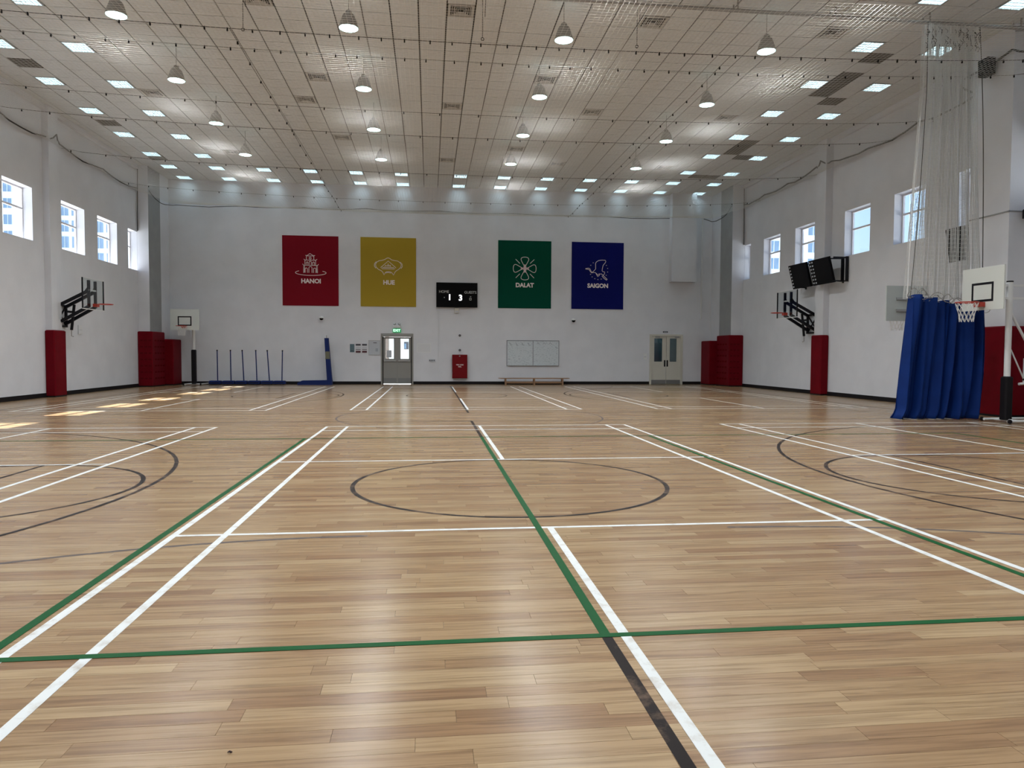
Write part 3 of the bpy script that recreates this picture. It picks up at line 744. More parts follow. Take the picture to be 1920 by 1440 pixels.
# dome cameras
for (x, z), s in (((-6.02, 3.12), 'below the red banner'), ((5.96, 3.14), 'below the blue banner')):
    t = thing('dome_camera', 'small dome security camera on the far wall '+s, 'camera', (x, YF, z-.12))
    MB().tube([(x,YF-.004,z+.06),(x,YF-.12,z+.06),(x,YF-.17,z+.02)], .025, 8).build('wall_arm', WHITEM, t, smooth=True)
    MB().lathe([(0,.06),(.09,.05),(.12,0),(.115,-.02),(0,-.02)], (x,YF-.2,z), 18).build('housing', WHITEM, t, smooth=True)
    MB().lathe([(.09,-.02),(.08,-.07),(.05,-.10),(0,-.115)], (x,YF-.2,z), 18).build('dome', GLOSSB, t, smooth=True)
# exit sign and emergency light
t = thing('exit_sign', 'green lit EXIT sign above the grey double doors', 'sign', (-2.55, YF, 2.48))
MB().rbox(-2.74,-2.35,YF-.08,YF-.002,2.47,2.65,.01).build('case', GREENX, t)
text_mb('EXIT', .165, M_far(-2.545, YF-.081, 2.56), .002, .004).build('lettering', GREENL, t)
t = thing('emergency_light', 'white twin emergency light above the green exit sign', 'emergency light', (-2.55, YF, 2.70))
MB().rbox(-2.70,-2.38,YF-.09,YF-.002,2.69,2.82,.01).build('case', WHITEM, t)
for x in (-2.65, -2.43):
    mb = MB().lathe([(0,.0),(.055,.0),(.06,.05),(.045,.09),(0,.09)], (0,0,0), 14); mb.tf(Matrix.Translation((x,YF-.08,2.86)) @ Matrix.Rotation(R(70),4,'X'))
    mb.build('lamp_head', ALU, t, smooth=True)
# notices left of the door
def panel(name, lbl, cat, x0, x1, z0, z1, m_, bars=(), th=.012, group=None, fm=None):
    t = thing(name, lbl, cat, ((x0+x1)/2, YF, z0), group)
    MB().box(x0,x1,YF-th,YF-.002,z0,z1).build('sheet', m_, t)
    for a,b,c,d,mm in bars: MB().box(a,b,YF-th-.003,YF-th,c,d).build('print', mm, t)
    if fm:
        f=.025; mb=MB(); mb.box(x0-f,x0,YF-th-.008,YF-.002,z0-f,z1+f); mb.box(x1,x1+f,YF-th-.008,YF-.002,z0-f,z1+f); mb.box(x0,x1,YF-th-.008,YF-.002,z0-f,z0); mb.box(x0,x1,YF-th-.008,YF-.002,z1,z1+f); mb.build('frame', fm, t)
    return t
def fxz(u, v): p = at(u, v, 1, YF); return p.x, p.z
x0,z1 = fxz(656,645); x1,z0 = fxz(664.6,660.5); panel('notice','narrow teal notice left of the door, beside four small prints','notice',x0,x1,z0,z1,TEAL,[(x0+.04,x1-.04,z0+.05,z0+.08,DARKP)])
k = 0
for ua, ub in ((667,676.3),(679,688)):
    for va, vb in ((644.8,653),(653.8,661.3)):
        x0,z1 = fxz(ua,va); x1,z0 = fxz(ub,vb); k += 1
        s = ['upper left','lower left','upper right','lower right'][k-1]
        bars = [(x0,x1,z1-.08,z1,DARKP),(x0,x1,z0+.01,z0+.05,PAPER2)] if va < 650 else [(x0,x1,z0,z0+.09,mat('maroon_print',(.10,.03,.04),.7)),(x0,x1,z1-.05,z1-.02,DARKP)]
        panel('notice','small print, %s of the four left of the door' % s,'notice',x0,x1,z0,z1,PAPER,bars,group='four small prints by the door')
x0,z1 = fxz(692,639); x1,z0 = fxz(712,665); panel('framed_notice','pale grey framed panel right beside the grey double doors','panel',x0,x1,z0,z1,PAPER2,[(x0+.2,x0+.36,z1-.11,z1-.08,DARKP),(x0+.3,x0+.42,z0+.15,z0+.30,mat('faint_print',(.36,.39,.45),.8))],fm=ALU)
x0,z1 = fxz(783,645); x1,z0 = fxz(807,660); panel('wall_paper_board','blank white framed board right of the grey double doors','board',x0,x1,z0,z1,PAPER,fm=WHITEM)
x0,z1 = fxz(804,673.5); x1,z0 = fxz(816.5,678); t = panel('socket_strip','low socket strip right of the grey double doors','socket',x0,x1,z0,z1,PAPER2,[(x0+.03+q*.07,x0+.07+q*.07,z0+.03,z1-.03,DARKP) for q in range(4)],th=.03)
# call point, bell, fire cabinet
for v, lb in ((629,'upper of two dark alarm devices above the red cabinet'),(656.5,'lower of two dark alarm devices above the red cabinet')):
    x, z = fxz(862, v); t = thing('alarm_device', lb, 'alarm', (x, YF, z-.06))
    mb = MB().lathe([(0,0),(.055,0),(.055,.04),(.035,.06),(0,.06)], (0,0,0), 16); mb.tf(Matrix.Translation((x,YF-.002,z)) @ Matrix.Rotation(R(90),4,'X')); mb.build('housing', DARKP, t, smooth=True)
    mb = MB().lathe([(0,.058),(.02,.058),(.012,.085),(0,.085)], (0,0,0), 12); mb.tf(Matrix.Translation((x,YF-.002,z)) @ Matrix.Rotation(R(90),4,'X')); mb.build('centre_cap', ALU, t, smooth=True)
REDC = mat('red_cabinet', (.17,.003,.007), .5, spec=.15)
t = thing('fire_cabinet', 'red fire hose cabinet on the far wall with two lines of white lettering', 'cabinet', (.44, YF, .3))
MB().rbox(.08,.80,YF-.22,YF-.002,.30,1.43,.012).build('body', REDC, t)
d = MB().box(.11,.77,YF-.232,YF-.22,.33,1.40).build('door', REDC, t)
text_mb('FIRE HOSE', .075, M_far(.44,YF-.233,.94), .001, .002).build('lettering', SHEET, d)
text_mb('REEL', .075, M_far(.44,YF-.233,.85), .001, .002).build('lettering', SHEET, d)
MB().box(.40,.46,YF-.245,YF-.232,1.34,1.38).build('lock', ALU, d)
# whiteboard
def scribble():
    m = mat('whiteboard_scribbles', (.62,.67,.70), .3); n, l, b = nodes(m)
    g = n.new('ShaderNodeNewGeometry'); mp = n.new('ShaderNodeMapping'); mp.inputs['Scale'].default_value = (5, 1, 16)
    l.new(g.outputs['Position'], mp.inputs[0]); t = n.new('ShaderNodeTexNoise'); t.inputs['Scale'].default_value = 2.2; t.inputs['Detail'].default_value = 5
    l.new(mp.outputs[0], t.inputs['Vector'])
    r = n.new('ShaderNodeValToRGB'); r.color_ramp.elements[0].position = .55; r.color_ramp.elements[0].color = (.60,.65,.69,1)
    r.color_ramp.elements[1].position = .68; r.color_ramp.elements[1].color = (.36,.42,.47,1); l.new(t.outputs['Fac'], r.inputs[0]); l.new(r.outputs[0], b.inputs['Base Color'])
    return m
SCR = scribble()
t = thing('whiteboard', 'double whiteboard covered in faint writing above the bench', 'whiteboard', (4, YF, .9))
MB().box(2.74,3.985,YF-.03,YF-.003,.93,2.11).build('writing_panel', SCR, t); MB().box(4.015,5.26,YF-.03,YF-.003,.93,2.11).build('writing_panel', SCR, t)
FR = mat('board_frame', (.24,.26,.29), .5)
m = MB(); m.box(2.71,2.74,YF-.04,YF-.002,.9,2.14); m.box(5.26,5.29,YF-.04,YF-.002,.9,2.14); m.box(3.985,4.015,YF-.04,YF-.002,.9,2.14)
for a, b in ((2.74,3.985),(4.015,5.26)): m.box(a,b,YF-.04,YF-.002,.9,.93); m.box(a,b,YF-.04,YF-.002,2.11,2.14)
m.build('frame', FR, t)
m = MB(); m.box(2.76,4.0,YF-.09,YF-.03,.905,.925); m.box(4.02,5.24,YF-.09,YF-.03,.905,.925); m.build('pen_tray', ALU, t)
strokes([([(2.84+q*.3,2.02),(2.9+q*.3,1.96),(2.86+q*.3,1.92),(2.97+q*.3,1.9)],False) for q in range(4)] + [([(4.18+q*.3,1.95),(4.24+q*.3,2.03),(4.32+q*.3,1.95)],False) for q in range(3)] + [([(5.1,1.8),(5.22,1.76)],False),([(5.14,1.52),(5.19,1.52)],False),([(2.79,1.22),(2.89,1.22)],False)], M_far(0,YF-.03,0), .018, .002).build('handwriting', mat('marker_ink', (.16,.19,.24), .6), t)
# bench
t = thing('gym_bench', 'low wooden gym bench below the whiteboard', 'bench', (4.0, 26.35, 0))
m = MB(); m.box(2.42,5.58,26.18,26.50,.285,.325); m.add([(2.28,26.2,.30),(2.42,26.18,.285),(2.42,26.5,.285),(2.28,26.48,.30),(2.28,26.2,.325),(2.42,26.18,.325),(2.42,26.5,.325),(2.28,26.48,.325)],[(0,3,2,1),(4,5,6,7),(0,1,5,4),(2,3,7,6),(3,0,4,7)])
m.add([(5.58,26.18,.285),(5.72,26.2,.30),(5.72,26.48,.30),(5.58,26.5,.285),(5.58,26.18,.325),(5.72,26.2,.325),(5.72,26.48,.325),(5.58,26.5,.325)],[(0,3,2,1),(4,5,6,7),(0,1,5,4),(1,2,6,5),(2,3,7,6)])
m.build('seat', WOODB, t)
for x in (2.62, 4.0, 5.38):
    m = MB(); m.box(x-.03,x+.03,26.16,26.22,0,.285); m.box(x-.03,x+.03,26.46,26.52,0,.285); m.box(x-.03,x+.03,26.22,26.46,.0,.05); m.build('leg', WOODB, t)
MB().box(2.65,5.35,26.31,26.37,.06,.15).build('balance_beam', WOODB, t)
# switch, sign over the second door
x0,z1 = fxz(1206.5,663); x1,z0 = fxz(1212.5,674); panel('light_switch','white light switch plate left of the cream double doors','switch',x0,x1,z0,z1,WHITEM,[(x0+.03,x1-.03,(z0+z1)/2-.03,(z0+z1)/2,PAPER2)],th=.02)
x0,z1 = fxz(1243,621); x1,z0 = fxz(1252,624); panel('door_sign','small dark sign above the cream double doors','sign',x0,x1,z0,z1,DARKP,[(x0+.04,x1-.04,(z0+z1)/2-.015,(z0+z1)/2+.015,PAPER2)],th=.015)

# ------------------------------------------------------------------ pads
def pad(name, lbl, x0, x1, y0, y1, h, tabs=None, base=.0):
    t = thing(name, lbl, 'wall pad', ((x0+x1)/2, (y0+y1)/2, 0))
    MB().rbox(x0,x1,y0,y1,.05,h,.03).build('padding', REDPAD, t)
    MB().box(x0+.01,x1-.01,y0+.01,y1-.01,0,.05).build('plinth', BLACK, t)
    if tabs:
        m = MB()
        for r_ in range(7):
            z = .32+r_*.27
            for (xa, ya, xb, yb) in tabs: m.box(xa, xb, ya, yb, z, z+.07)
        m.build('fastener_tabs', REDDK, t, kind='stuff')
    return t
pad('pilaster_pad','tall dark red pad around the left wall pilaster',XL,-13.0,16.8,17.55,2.17)
pad('pilaster_pad','tall dark red pad around the right wall pilaster',13.25,XR,16.98,17.70,2.22)
tb = [(-13.2+.17*q,24.192,-13.08+.17*q,24.2) for q in range(3)] + [(-12.7,24.45+.3*q,-12.692,24.65+.3*q) for q in range(4)]
pad('column_pad','tall dark red pad around the grey column in the far left corner',XL,-12.7,24.2,25.66,2.36,tb)
pad('corner_pad','lower red pad beside the column pad in the far left corner',-12.83,-12.36,25.68,YF,2.06)
tb = [(12.9+.17*q,24.192,13.02+.17*q,24.2) for q in range(3)] + [(12.842,24.45+.3*q,12.85,24.65+.3*q) for q in range(4)]
pad('column_pad','tall dark red pad around the grey column in the far right corner',12.85,XR,24.2,25.66,2.40,tb)
pad('corner_pad','lower red pad beside the column pad in the far right corner',12.5,12.97,25.68,YF,2.16)
pad('column_pad','wide red pad on the near right column behind the hoop stand',12.62,XR,7.82,9.45,2.19)

# ------------------------------------------------------------------ badminton posts and padded post on the far wall
def post(x, lean, lb):
    y = 26.3
    t = thing('badminton_post', lb, 'net post', (x, y, 0), 'six net posts standing along the far wall')
    m = MB().rbox(x-.26,x+.26,y-.18,y+.18,.045,.19,.03); m.build('base_weight', BLUEV, t)
    MB().box(x-.2,x+.2,y-.19,y-.18,.09,.12).build('base_slot', BLACK, t)
    for s in (-1, 1):
        mb = MB().lathe([(0,-.015),(.04,-.015),(.045,0),(.04,.015),(0,.015)], (0,0,0), 12); mb.tf(Matrix.Translation((x+s*.19,y,.045)) @ Matrix.Rotation(R(90),4,'X')); mb.build('wheel', BLACK, t, smooth=True)
    xt = x+.10
    MB().tube([(xt,y,.19),(xt+lean,y,1.56)], .024, 10).build('pole', BLUEV, t, smooth=True)
    MB().tube([(xt+lean,y,1.55),(xt+lean*1.02,y,1.60)], .032, 10).build('pole_cap', BLACK, t, smooth=True)
for k, (u, ut) in enumerate(((404,407),(429,432),(453,454),(477.5,479.5),(501,501),(524.5,529.5))):
    x = at(u, 716, 1, 26.3).x; tx = at(ut, 657, 1, 26.3).x
    post(x, tx-(x+.10), 'blue badminton net post on a weighted base, %s from the left along the far wall' % ORD[k])
t = thing('padded_post', 'blue padded post on an L-shaped base left of the grey doors', 'padded post', (-5.8, 26.2, 0))
m = MB(); m.add([(-7.05,26.05,0),(-5.50,26.05,0),(-5.50,26.45,0),(-7.05,26.45,0),(-7.05,26.05,.10),(-5.50,26.05,.22),(-5.50,26.45,.22),(-7.05,26.45,.10),(-6.85,26.05,.2),(-6.85,26.45,.2)],
    [(0,3,2,1),(0,1,5,8,4),(3,7,9,6,2),(4,8,9,7),(8,5,6,9),(1,2,6,5),(0,4,7,3)]); m.build('base_pad', BLUEV, t)
m = MB(); m.add([(-5.73,26.12,.2),(-5.50,26.12,.2),(-5.50,26.38,.2),(-5.73,26.38,.2),(-5.84,26.15,2.17),(-5.66,26.15,2.17),(-5.66,26.35,2.17),(-5.84,26.35,2.17)],[(0,3,2,1),(4,5,6,7),(0,1,5,4),(1,2,6,5),(2,3,7,6),(3,0,4,7)]); m.build('upright_pad', BLUEV, t)
m = MB(); m.add([(-5.80,26.125,1.20),(-5.585,26.125,1.20),(-5.615,26.135,1.55),(-5.76,26.135,1.55)],[(0,1,2,3)]); m.box(-5.79,-5.60,26.118,26.13,1.2,1.54); m.build('label_patch', mat('faded_yellow_patch',(.16,.16,.11),.7), t)
MB().tube([(-5.75,26.25,2.17),(-5.75,26.25,2.30)], .02, 8).build('pin', STEEL, t)

# ------------------------------------------------------------------ basketball hoops
def hoop_parts(t, C, n, zr, board_w, z0, z1, boardm, sq=True, rimr=.225, frame=None, netlen=.4, netm=NETW, th=.035, sqm=BLKMET):
    """C: centre of board face (x,y), n: outward normal in plan"""
    n = Vector((n[0], n[1], 0)).normalized(); sdir = Vector((-n.y, n.x, 0)); C = Vector((C[0], C[1], 0)); Z = Vector((0,0,1))
    def q(a, b, c): return C + sdir*a + n*b + Z*c
    def bx(mb, a0, a1, b0, b1, c0, c1):
        return mb.add([q(a0,b0,c0),q(a1,b0,c0),q(a1,b1,c0),q(a0,b1,c0),q(a0,b0,c1),q(a1,b0,c1),q(a1,b1,c1),q(a0,b1,c1)],[(0,3,2,1),(4,5,6,7),(0,1,5,4),(1,2,6,5),(2,3,7,6),(3,0,4,7)])
    h = board_w/2
    b = bx(MB(), -h, h, -th, 0, z0, z1).build('backboard', boardm, t)
    if sq:
        m = MB(); w_, hh, s0, lw = .295, .42, zr+.02, .05
        bx(m,-w_,w_,0,.003,s0,s0+lw); bx(m,-w_,w_,0,.003,s0+hh-lw,s0+hh); bx(m,-w_,-w_+lw,0,.003,s0+lw,s0+hh-lw); bx(m,w_-lw,w_,0,.003,s0+lw,s0+hh-lw)
        m.build('target_square', sqm, b)
    rc = .15+rimr
    bx(MB(), -.09, .09, .003, .14, zr-.09, zr+.012).build('rim_bracket', RIMR, t)
    MB().tube([q(rimr*math.cos(R(a)), rc+rimr*math.sin(R(a)), zr) for a in range(0,360,15)], .012, 8, closed=True).build('rim', RIMR, t, smooth=True)
    if netm:
        m = MB(); N = 12
        def np(k, l): a = 2*math.pi*k/N; r = rimr*(1-.12*l-.33*min(1,l*1.6)*.8) if l < .9 else rimr*.60; return q(r*math.cos(a), rc+r*math.sin(a), zr-netlen*l)
        for k in range(N):
            for d in (-1, 1): m.tube([np(k+d*l*2, l) for l in (0,.2,.4,.6,.8,1)], .005, 4, cap=False)
        m.build('net', netm, t)
    return q, bx
def wall_hoop(Xw, s, yc_, lb, pl_x):
    """s: direction into the room along X"""
    Xb = Xw + s*1.10
    t = thing('wall_hoop', lb, 'basketball hoop', (Xw, yc_, 2.0), 'wall-mounted glass hoops')
    q, bx = hoop_parts(t, (Xb, yc_), (s, 0), 3.07, 1.54, 2.90, 3.90, ACRYL, sq=False, netm=None, th=.012)
    for a in (-.77, .74): bx(MB(), a, a+.03, -.035, .004, 2.90, 3.90).build('side_frame', BLKMET, t)
    bx(MB(),-.77,.77,-.035,.004,2.875,2.90).build('edge_frame', WHITEM, t); bx(MB(),-.77,.77,-.035,.004,3.90,3.915).build('edge_frame', WHITEM, t)
    for a in (-.27, .20): bx(MB(), a, a+.07, -.09, -.013, 2.95, 3.85).build('upright', BLKMET, t)
    m = MB(); bx(m,-.27,.27,-.06,-.013,3.50,3.55); m.build('cross_bar', WHITEM, t)
    for a in (-.235, .235):
        for zb, zw in ((3.50, 2.98), (2.98, 2.42)):
            MB().bar(q(a,-.06,zb), q(a*1.15,-1.02,zw), .07, .10).build('arm', BLKMET, t)
        MB().add([q(a-.02,-.09,3.42),q(a+.02,-.09,3.42),q(a+.02,-.09,3.62),q(a-.02,-.09,3.62),q(a-.02,-.28,3.36),q(a+.02,-.28,3.36)],[(0,1,2,3),(0,3,4),(1,5,2),(3,2,5,4),(0,4,5,1)]).build('gusset', BLKMET, t)
    m = MB()
    for a in (-.40, .34): bx(m, a, a+.06, -1.10, -1.02, 2.30, 3.05)
    for z in (2.30, 2.99): bx(m, -.34, .34, -1.10, -1.03, z, z+.06)
    m.bar(q(-.37,-1.06,2.35), q(.37,-1.06,3.0), .04, .03); m.bar(q(.37,-1.06,2.35), q(-.37,-1.06,3.0), .04, .03)
    m.bar(q(-.31,-1.06,2.40), q(-.31,-.70,2.62), .05, .06); m.bar(q(.31,-1.06,2.40), q(.31,-.70,2.62), .05, .06)
    m.build('wall_bracket', BLKMET, t)
    m = MB(); m.tube([q(0,-.62,3.05), q(0,-.72,2.2)], .045, 10); m.bar(q(-.3,-.70,2.80), q(.3,-.70,2.80), .07, .07); m.build('height_actuator', BLKMET, t)
    MB().tube([q(0,-.72,2.2), q(0,-.725,2.0), q(0,-.66,1.98)], .012, 8).build('crank_rod', STEEL, t)
    return t
wall_hoop(XL, 1, 17.75, 'glass basketball hoop on black arms on the left wall', None)
wall_hoop(XR, -1, 18.06, 'glass basketball hoop on black arms on the right wall', None)
p = at(149.5, 618, 0, XL); t = thing('wall_plate', 'small white plate on the left wall below the glass hoop', 'plate', (XL, p.y, p.z-.15))
MB().rbox(XL+.002,XL+.03,p.y-.14,p.y+.14,p.z-.16,p.z+.16,.006).build('cover', PAPER, t); MB().box(XL+.03,XL+.034,p.y-.1,p.y+.1,p.z-.02,p.z).build('seam', PAPER2, t)

def portable(lb, C, n, zr, bw, z0, z1, P, padtop, boardm=WHITEB, back=False, ext=None, bl=1.25):
    t = thing('hoop_stand', lb, 'basketball hoop', (P[0], P[1], 0))
    q, bx = hoop_parts(t, C, n, zr, bw, z0, z1, boardm, sq=True, netlen=.42)
    nn = Vector((n[0], n[1], 0)).normalized(); px, py = P
    pt = Vector((px, py, 0))
    MB().tube([(px,py,padtop),(px,py,z0+.62)], .065, 14).build('post', WHITEM, t, smooth=True)
    MB().tube([(px,py,z0+.62),(px,py,z0+.65)], .068, 14).build('post_cap', BLACK, t, smooth=True)
    MB().rbox(px-.095,px+.095,py-.095,py+.095,.06,padtop,.03).build('post_pad', BLACK, t)
    for zz in (z0+.56, z0+.28):
        MB().bar(q(0,-.035,zz-.02), Vector((px,py,zz))-nn*(.9 if ext else .1), .05, .05).build('arm', WHITEM, t)
    m = MB(); bx(m, -.30, .30, -.075, -.035, z0+.24, z0+.30); bx(m, -.30, .30, -.075, -.035, z0+.54, z0+.60); m.build('board_rail', ALU if back else WHITEM, t)
    side = Vector((-nn.y, nn.x, 0))
    for s in (-1, 1):
        a = pt+side*.32*s+nn*.25; b = pt+side*.32*s-nn*bl
        MB().tube([a+Vector((0,0,.05)), b+Vector((0,0,.05))], .03, 8).build('base_rail', WHITEM, t, smooth=True)
        for e in (a, b):
            mb = MB().lathe([(0,-.02),(.045,-.02),(.05,0),(.045,.02),(0,.02)], (0,0,0), 12)
            mb.tf(Matrix.Translation(e+Vector((0,0,.05))+side*.05*s) @ Matrix.Rotation(math.atan2(side.y, side.x),4,'Z') @ Matrix.Rotation(R(90),4,'Y')); mb.build('wheel', BLACK, t, smooth=True)
    MB().tube([pt+side*-.32+Vector((0,0,.05)), pt+side*.32+Vector((0,0,.05))], .03, 8).build('base_rail', WHITEM, t, smooth=True)
    if ext:
        e = pt-nn*1.2
        MB().tube([Vector((px,py,z0+.02)), pt-nn*.55+Vector((0,0,1.65)), e+Vector((0,0,.06))], .028, 8).build('brace', WHITEM, t, smooth=True)
        mid = pt-nn*.45
        MB().tube([mid+Vector((0,0,z0+.5)), mid+Vector((0,0,1.35))], .014, 8).build('lift_rod', ALU, t, smooth=True)
        MB().tube([mid+Vector((0,0,1.42)), mid+Vector((0,0,.88))], .035, 10).build('lift_sleeve', WHITEM, t, smooth=True)
        MB().tube([mid+Vector((0,0,.98)), mid+Vector((0,0,.93))], .04, 10).build('lift_band', BLACK, t, smooth=True)
        MB().tube([mid+Vector((0,0,.86)), mid-side*.0+nn*.14+Vector((0,0,.85))], .03, 8).build('crank_handle', WHITEM, t, smooth=True)
        MB().tube([pt+Vector((0,0,1.75)), mid+Vector((0,0,.92)), e+Vector((0,0,.12))], .016, 8).build('brace', WHITEM, t, smooth=True)
        MB().rbox(e.x-.1,e.x+.5,e.y-.3,e.y+.3,.05,.32,.03).build('counterweight', BLACK, t)
    return t
portable('white hoop stand with black post pad, front right beside the blue curtain', (11.0,6.6), (-1,-.05), 2.63, 1.12, 2.47, 3.40, (11.68,6.63), 1.02, ext=True)
portable('hoop stand half hidden behind the blue curtain, its board seen from behind', (11.2,9.4), (.03,1), 2.55, 1.12, 2.36, 3.26, (11.38,8.9), 1.0, bl=.55, boardm=mat('frosted_board',(.50,.54,.53),.5), back=True)
portable('small white hoop stand in the far left corner', (-11.75,25.35), (-.05,-1), 2.63, 1.24, 2.46, 3.38, (-11.55,25.9), 1.6)

# ------------------------------------------------------------------ black display boards on the right wall
def display(y0, y1, lb, cols, Xt, Xb, z0=4.03, z1=4.93, xw=XR):
    t = thing('display_board', lb, 'display', (xw, (y0+y1)/2, z0), 'tilted black display boards')
    th = .09
    m = MB(); m.add([(Xb,y0,z0),(Xb,y1,z0),(Xt,y1,z1),(Xt,y0,z1),(Xb+th,y0,z0+.02),(Xb+th,y1,z0+.02),(Xt+th,y1,z1+.02),(Xt+th,y0,z1+.02)],[(0,1,2,3),(7,6,5,4),(0,4,5,1),(1,5,6,2),(2,6,7,3),(3,7,4,0)])
    b = m.build('case', GLOSSB, t)
    if cols:
        m = MB()
        for c, n_ in enumerate(cols):
            for k in range(n_):
                u = 1-(k+.6)/7.4 if n_ > 2 else .06
                y = y1-.09-c*.15; z = z0+(z1-z0)*u; x = Xb+(Xt-Xb)*u-.003
                m.box(x-.002,x+.004,y-.04,y+.04,z-.035,z+.03)
        m.build('white_squares', PAPER2, b, kind='stuff')
    m = MB(); ya = y0-.02
    for yy in (y0+.12, y1-.16):
        m.box(xw-.05,xw,yy,yy+.05,z0,z1); m.bar((xw-.02,yy+.02,z1-.04),(Xt+.05,yy+.02,z1-.05),.04,.04); m.bar((xw-.02,yy+.02,z0+.06),(Xb+.05,yy+.02,z0+.08),.04,.04)
    m.build('wall_bracket', BLKMET, t)
    return t
display(17.50,18.78,'tilted black display board with one column of white squares, farther of the pair',[7],12.85,13.08)
db = display(15.98,17.30,'tilted black display board with two columns of white squares, nearer of the pair',[7,7],12.85,13.08)
MB().box(13.44,13.52,15.80,15.86,4.06,4.93).box(13.44,13.52,16.10,16.14,4.1,4.9).box(13.0,13.5,15.86,15.9,4.87,4.92).box(13.0,13.5,15.86,15.9,4.06,4.1).build('side_bracket', BLKMET, db)
display(9.42,10.15,'black display board seen through the bunched white net',None,12.80,12.95,3.98,4.86)
p = at(1861, 127, 0, 12.78); t = thing('loudspeaker', 'small black loudspeaker high on the near right column', 'speaker', (12.78, p.y, p.z-.2))
MB().rbox(12.5,12.74,p.y-.17,p.y+.17,p.z-.2,p.z+.2,.02).build('cabinet', GLOSSB, t); MB().bar((12.74,p.y,p.z),(12.80,p.y,p.z),.08,.08).build('bracket', BLKMET, t)
p = at(1917, 402, 1, 7.9); t = thing('floodlight', 'small black fitting on the near right column at the frame edge', 'fitting', (p.x+.1, 7.9, p.z-.1))
MB().rbox(p.x,p.x+.3,7.75,7.92,p.z-.1,p.z+.12,.02).build('body', BLKMET, t); MB().box(p.x+.1,p.x+.2,7.9,8.0,p.z-.02,p.z+.05).build('bracket', BLKMET, t)

# ------------------------------------------------------------------ blue curtain with net above
cur = thing('divider_curtain', 'bunched blue divider curtain hanging to the floor at the right', 'curtain', (10.8, 7.6, 0))
NU, NV = 150, 26
def cpos(u, v):
    zt = 2.86-.30*u + .10*abs(math.sin(u*math.pi*5.2+.3))**.6 - .06
    z = .015 + (zt-.015)*v
    x0 = 9.72+.33*v**.8; x1 = 11.90 + .10*math.sin(v*2.6) - .12*(1-v)
    if v < .06: x0 -= .10*(1-v/.06)
    uw = u+.028*math.sin(u*11+.6)+.016*math.sin(u*23+v*1.1); fold = math.sin(uw*2*math.pi*6.5+.8*math.sin(v*2.4+u*4))*(.75+.35*math.sin(u*9+1)) ; f2 = math.sin(u*2*math.pi*15+1.3+v*1.5)
    amp = .17*(1-.3*v)
    x = x0+(x1-x0)*u + .05*math.cos(u*2*math.pi*6.5+v)
    y = 7.62 + amp*fold + .045*f2 - .10*(1-v)**2
    return (x, y, z)
v = [cpos(i/NU, j/NV) for j in range(NV+1) for i in range(NU+1)]
f = [(j*(NU+1)+i, j*(NU+1)+i+1, (j+1)*(NU+1)+i+1, (j+1)*(NU+1)+i) for j in range(NV) for i in range(NU)]
o = MB().add(v, f).build('curtain_cloth', BLUEC, cur, smooth=True)
sm = o.modifiers.new('thickness', 'SOLIDIFY'); sm.thickness = .006
for k in range(11):
    u = (k+.35)/11; c = Vector(cpos(u, 1)); rx = random.uniform(.10,.17); tl = random.uniform(-.4,.4); up_ = random.uniform(.06,.13)
    pts = [c+Vector((rx*math.cos(R(q)), .05*math.sin(R(q*2)), up_*math.sin(R(q))+tl*rx*math.cos(R(q))+.05)) for q in range(0,360,24)]
    MB().tube(pts, .008, 5, closed=True).build('tie_loop', STEEL, cur, smooth=True)
nd = thing('divider_net', 'bunched white divider net hanging from the ceiling above the blue curtain', 'net', (10.8, 7.65, 2.7))
def npos(u, v):
    z = 2.80 + (9.05-2.80)*v
    x0 = 9.98+.28*min(1,v*1.3); x1 = 11.86-.34*v
    fold = math.sin(u*2*math.pi*13+.5*math.sin(v*4)); x = x0+(x1-x0)*u+.035*math.cos(u*2*math.pi*13)
    return (x, 7.7+.11*fold*(1-.4*v)+.05*math.sin(u*40+v), z)
m = MB()
for i in range(181): m.tube([npos(i/180, j/16) for j in range(17)], .0042, 3, cap=False)
for j in range(0, 64): m.tube([npos(i/130, j/63) for i in range(131)], .003, 3, cap=False)
m.build('net_mesh', NETC, nd, kind='stuff')
MB().tube([npos(0,j/16) for j in range(17)], .014, 6).build('edge_rope', WHITEM, nd)
MB().tube([Vector(npos(.04,j/16))+Vector((0,-.14,0)) for j in range(17)], .008, 6).build('pull_cord', ROPE, nd)
MB().tube([Vector(npos(1,j/16))+Vector((.04+.10*math.sin(j/16*3.1),-.02,0)) for j in range(17)], .010, 6).build('pull_cord', ROPE, nd)
m = MB()
for q in range(60):
    x = random.uniform(10.25,11.6); z = random.uniform(8.55,9.02); m.tube([(x,7.66,z),(x+random.uniform(-.05,.05),7.62,z-.07),(x+random.uniform(-.04,.04),7.66,z-.13)], .007, 4)
m.build('hook_cluster', ROPE, nd, kind='stuff')

# tiny dark scrap on the floor
p = at(431, 1412, 2, 0)
m = MB(); m.tube([(p.x-.016,p.y,.006),(p.x-.004,p.y+.004,.010),(p.x+.008,p.y-.002,.008),(p.x+.014,p.y+.006,.004)], [.002,.006,.0065,.002], 6); m.tube([(p.x-.004,p.y,.008),(p.x-.009,p.y+.015,.008)], [.004,.0015], 5)
m.tf(Matrix.Translation((p.x,p.y,0)) @ Matrix.Scale(.55,4) @ Matrix.Translation((-p.x,-p.y,0)))
m.build('floor_scrap', mat('dark_scrap',(.03,.012,.015),.7), smooth=True, label='tiny dark scrap lying on the bare floor in the foreground', category='scrap')

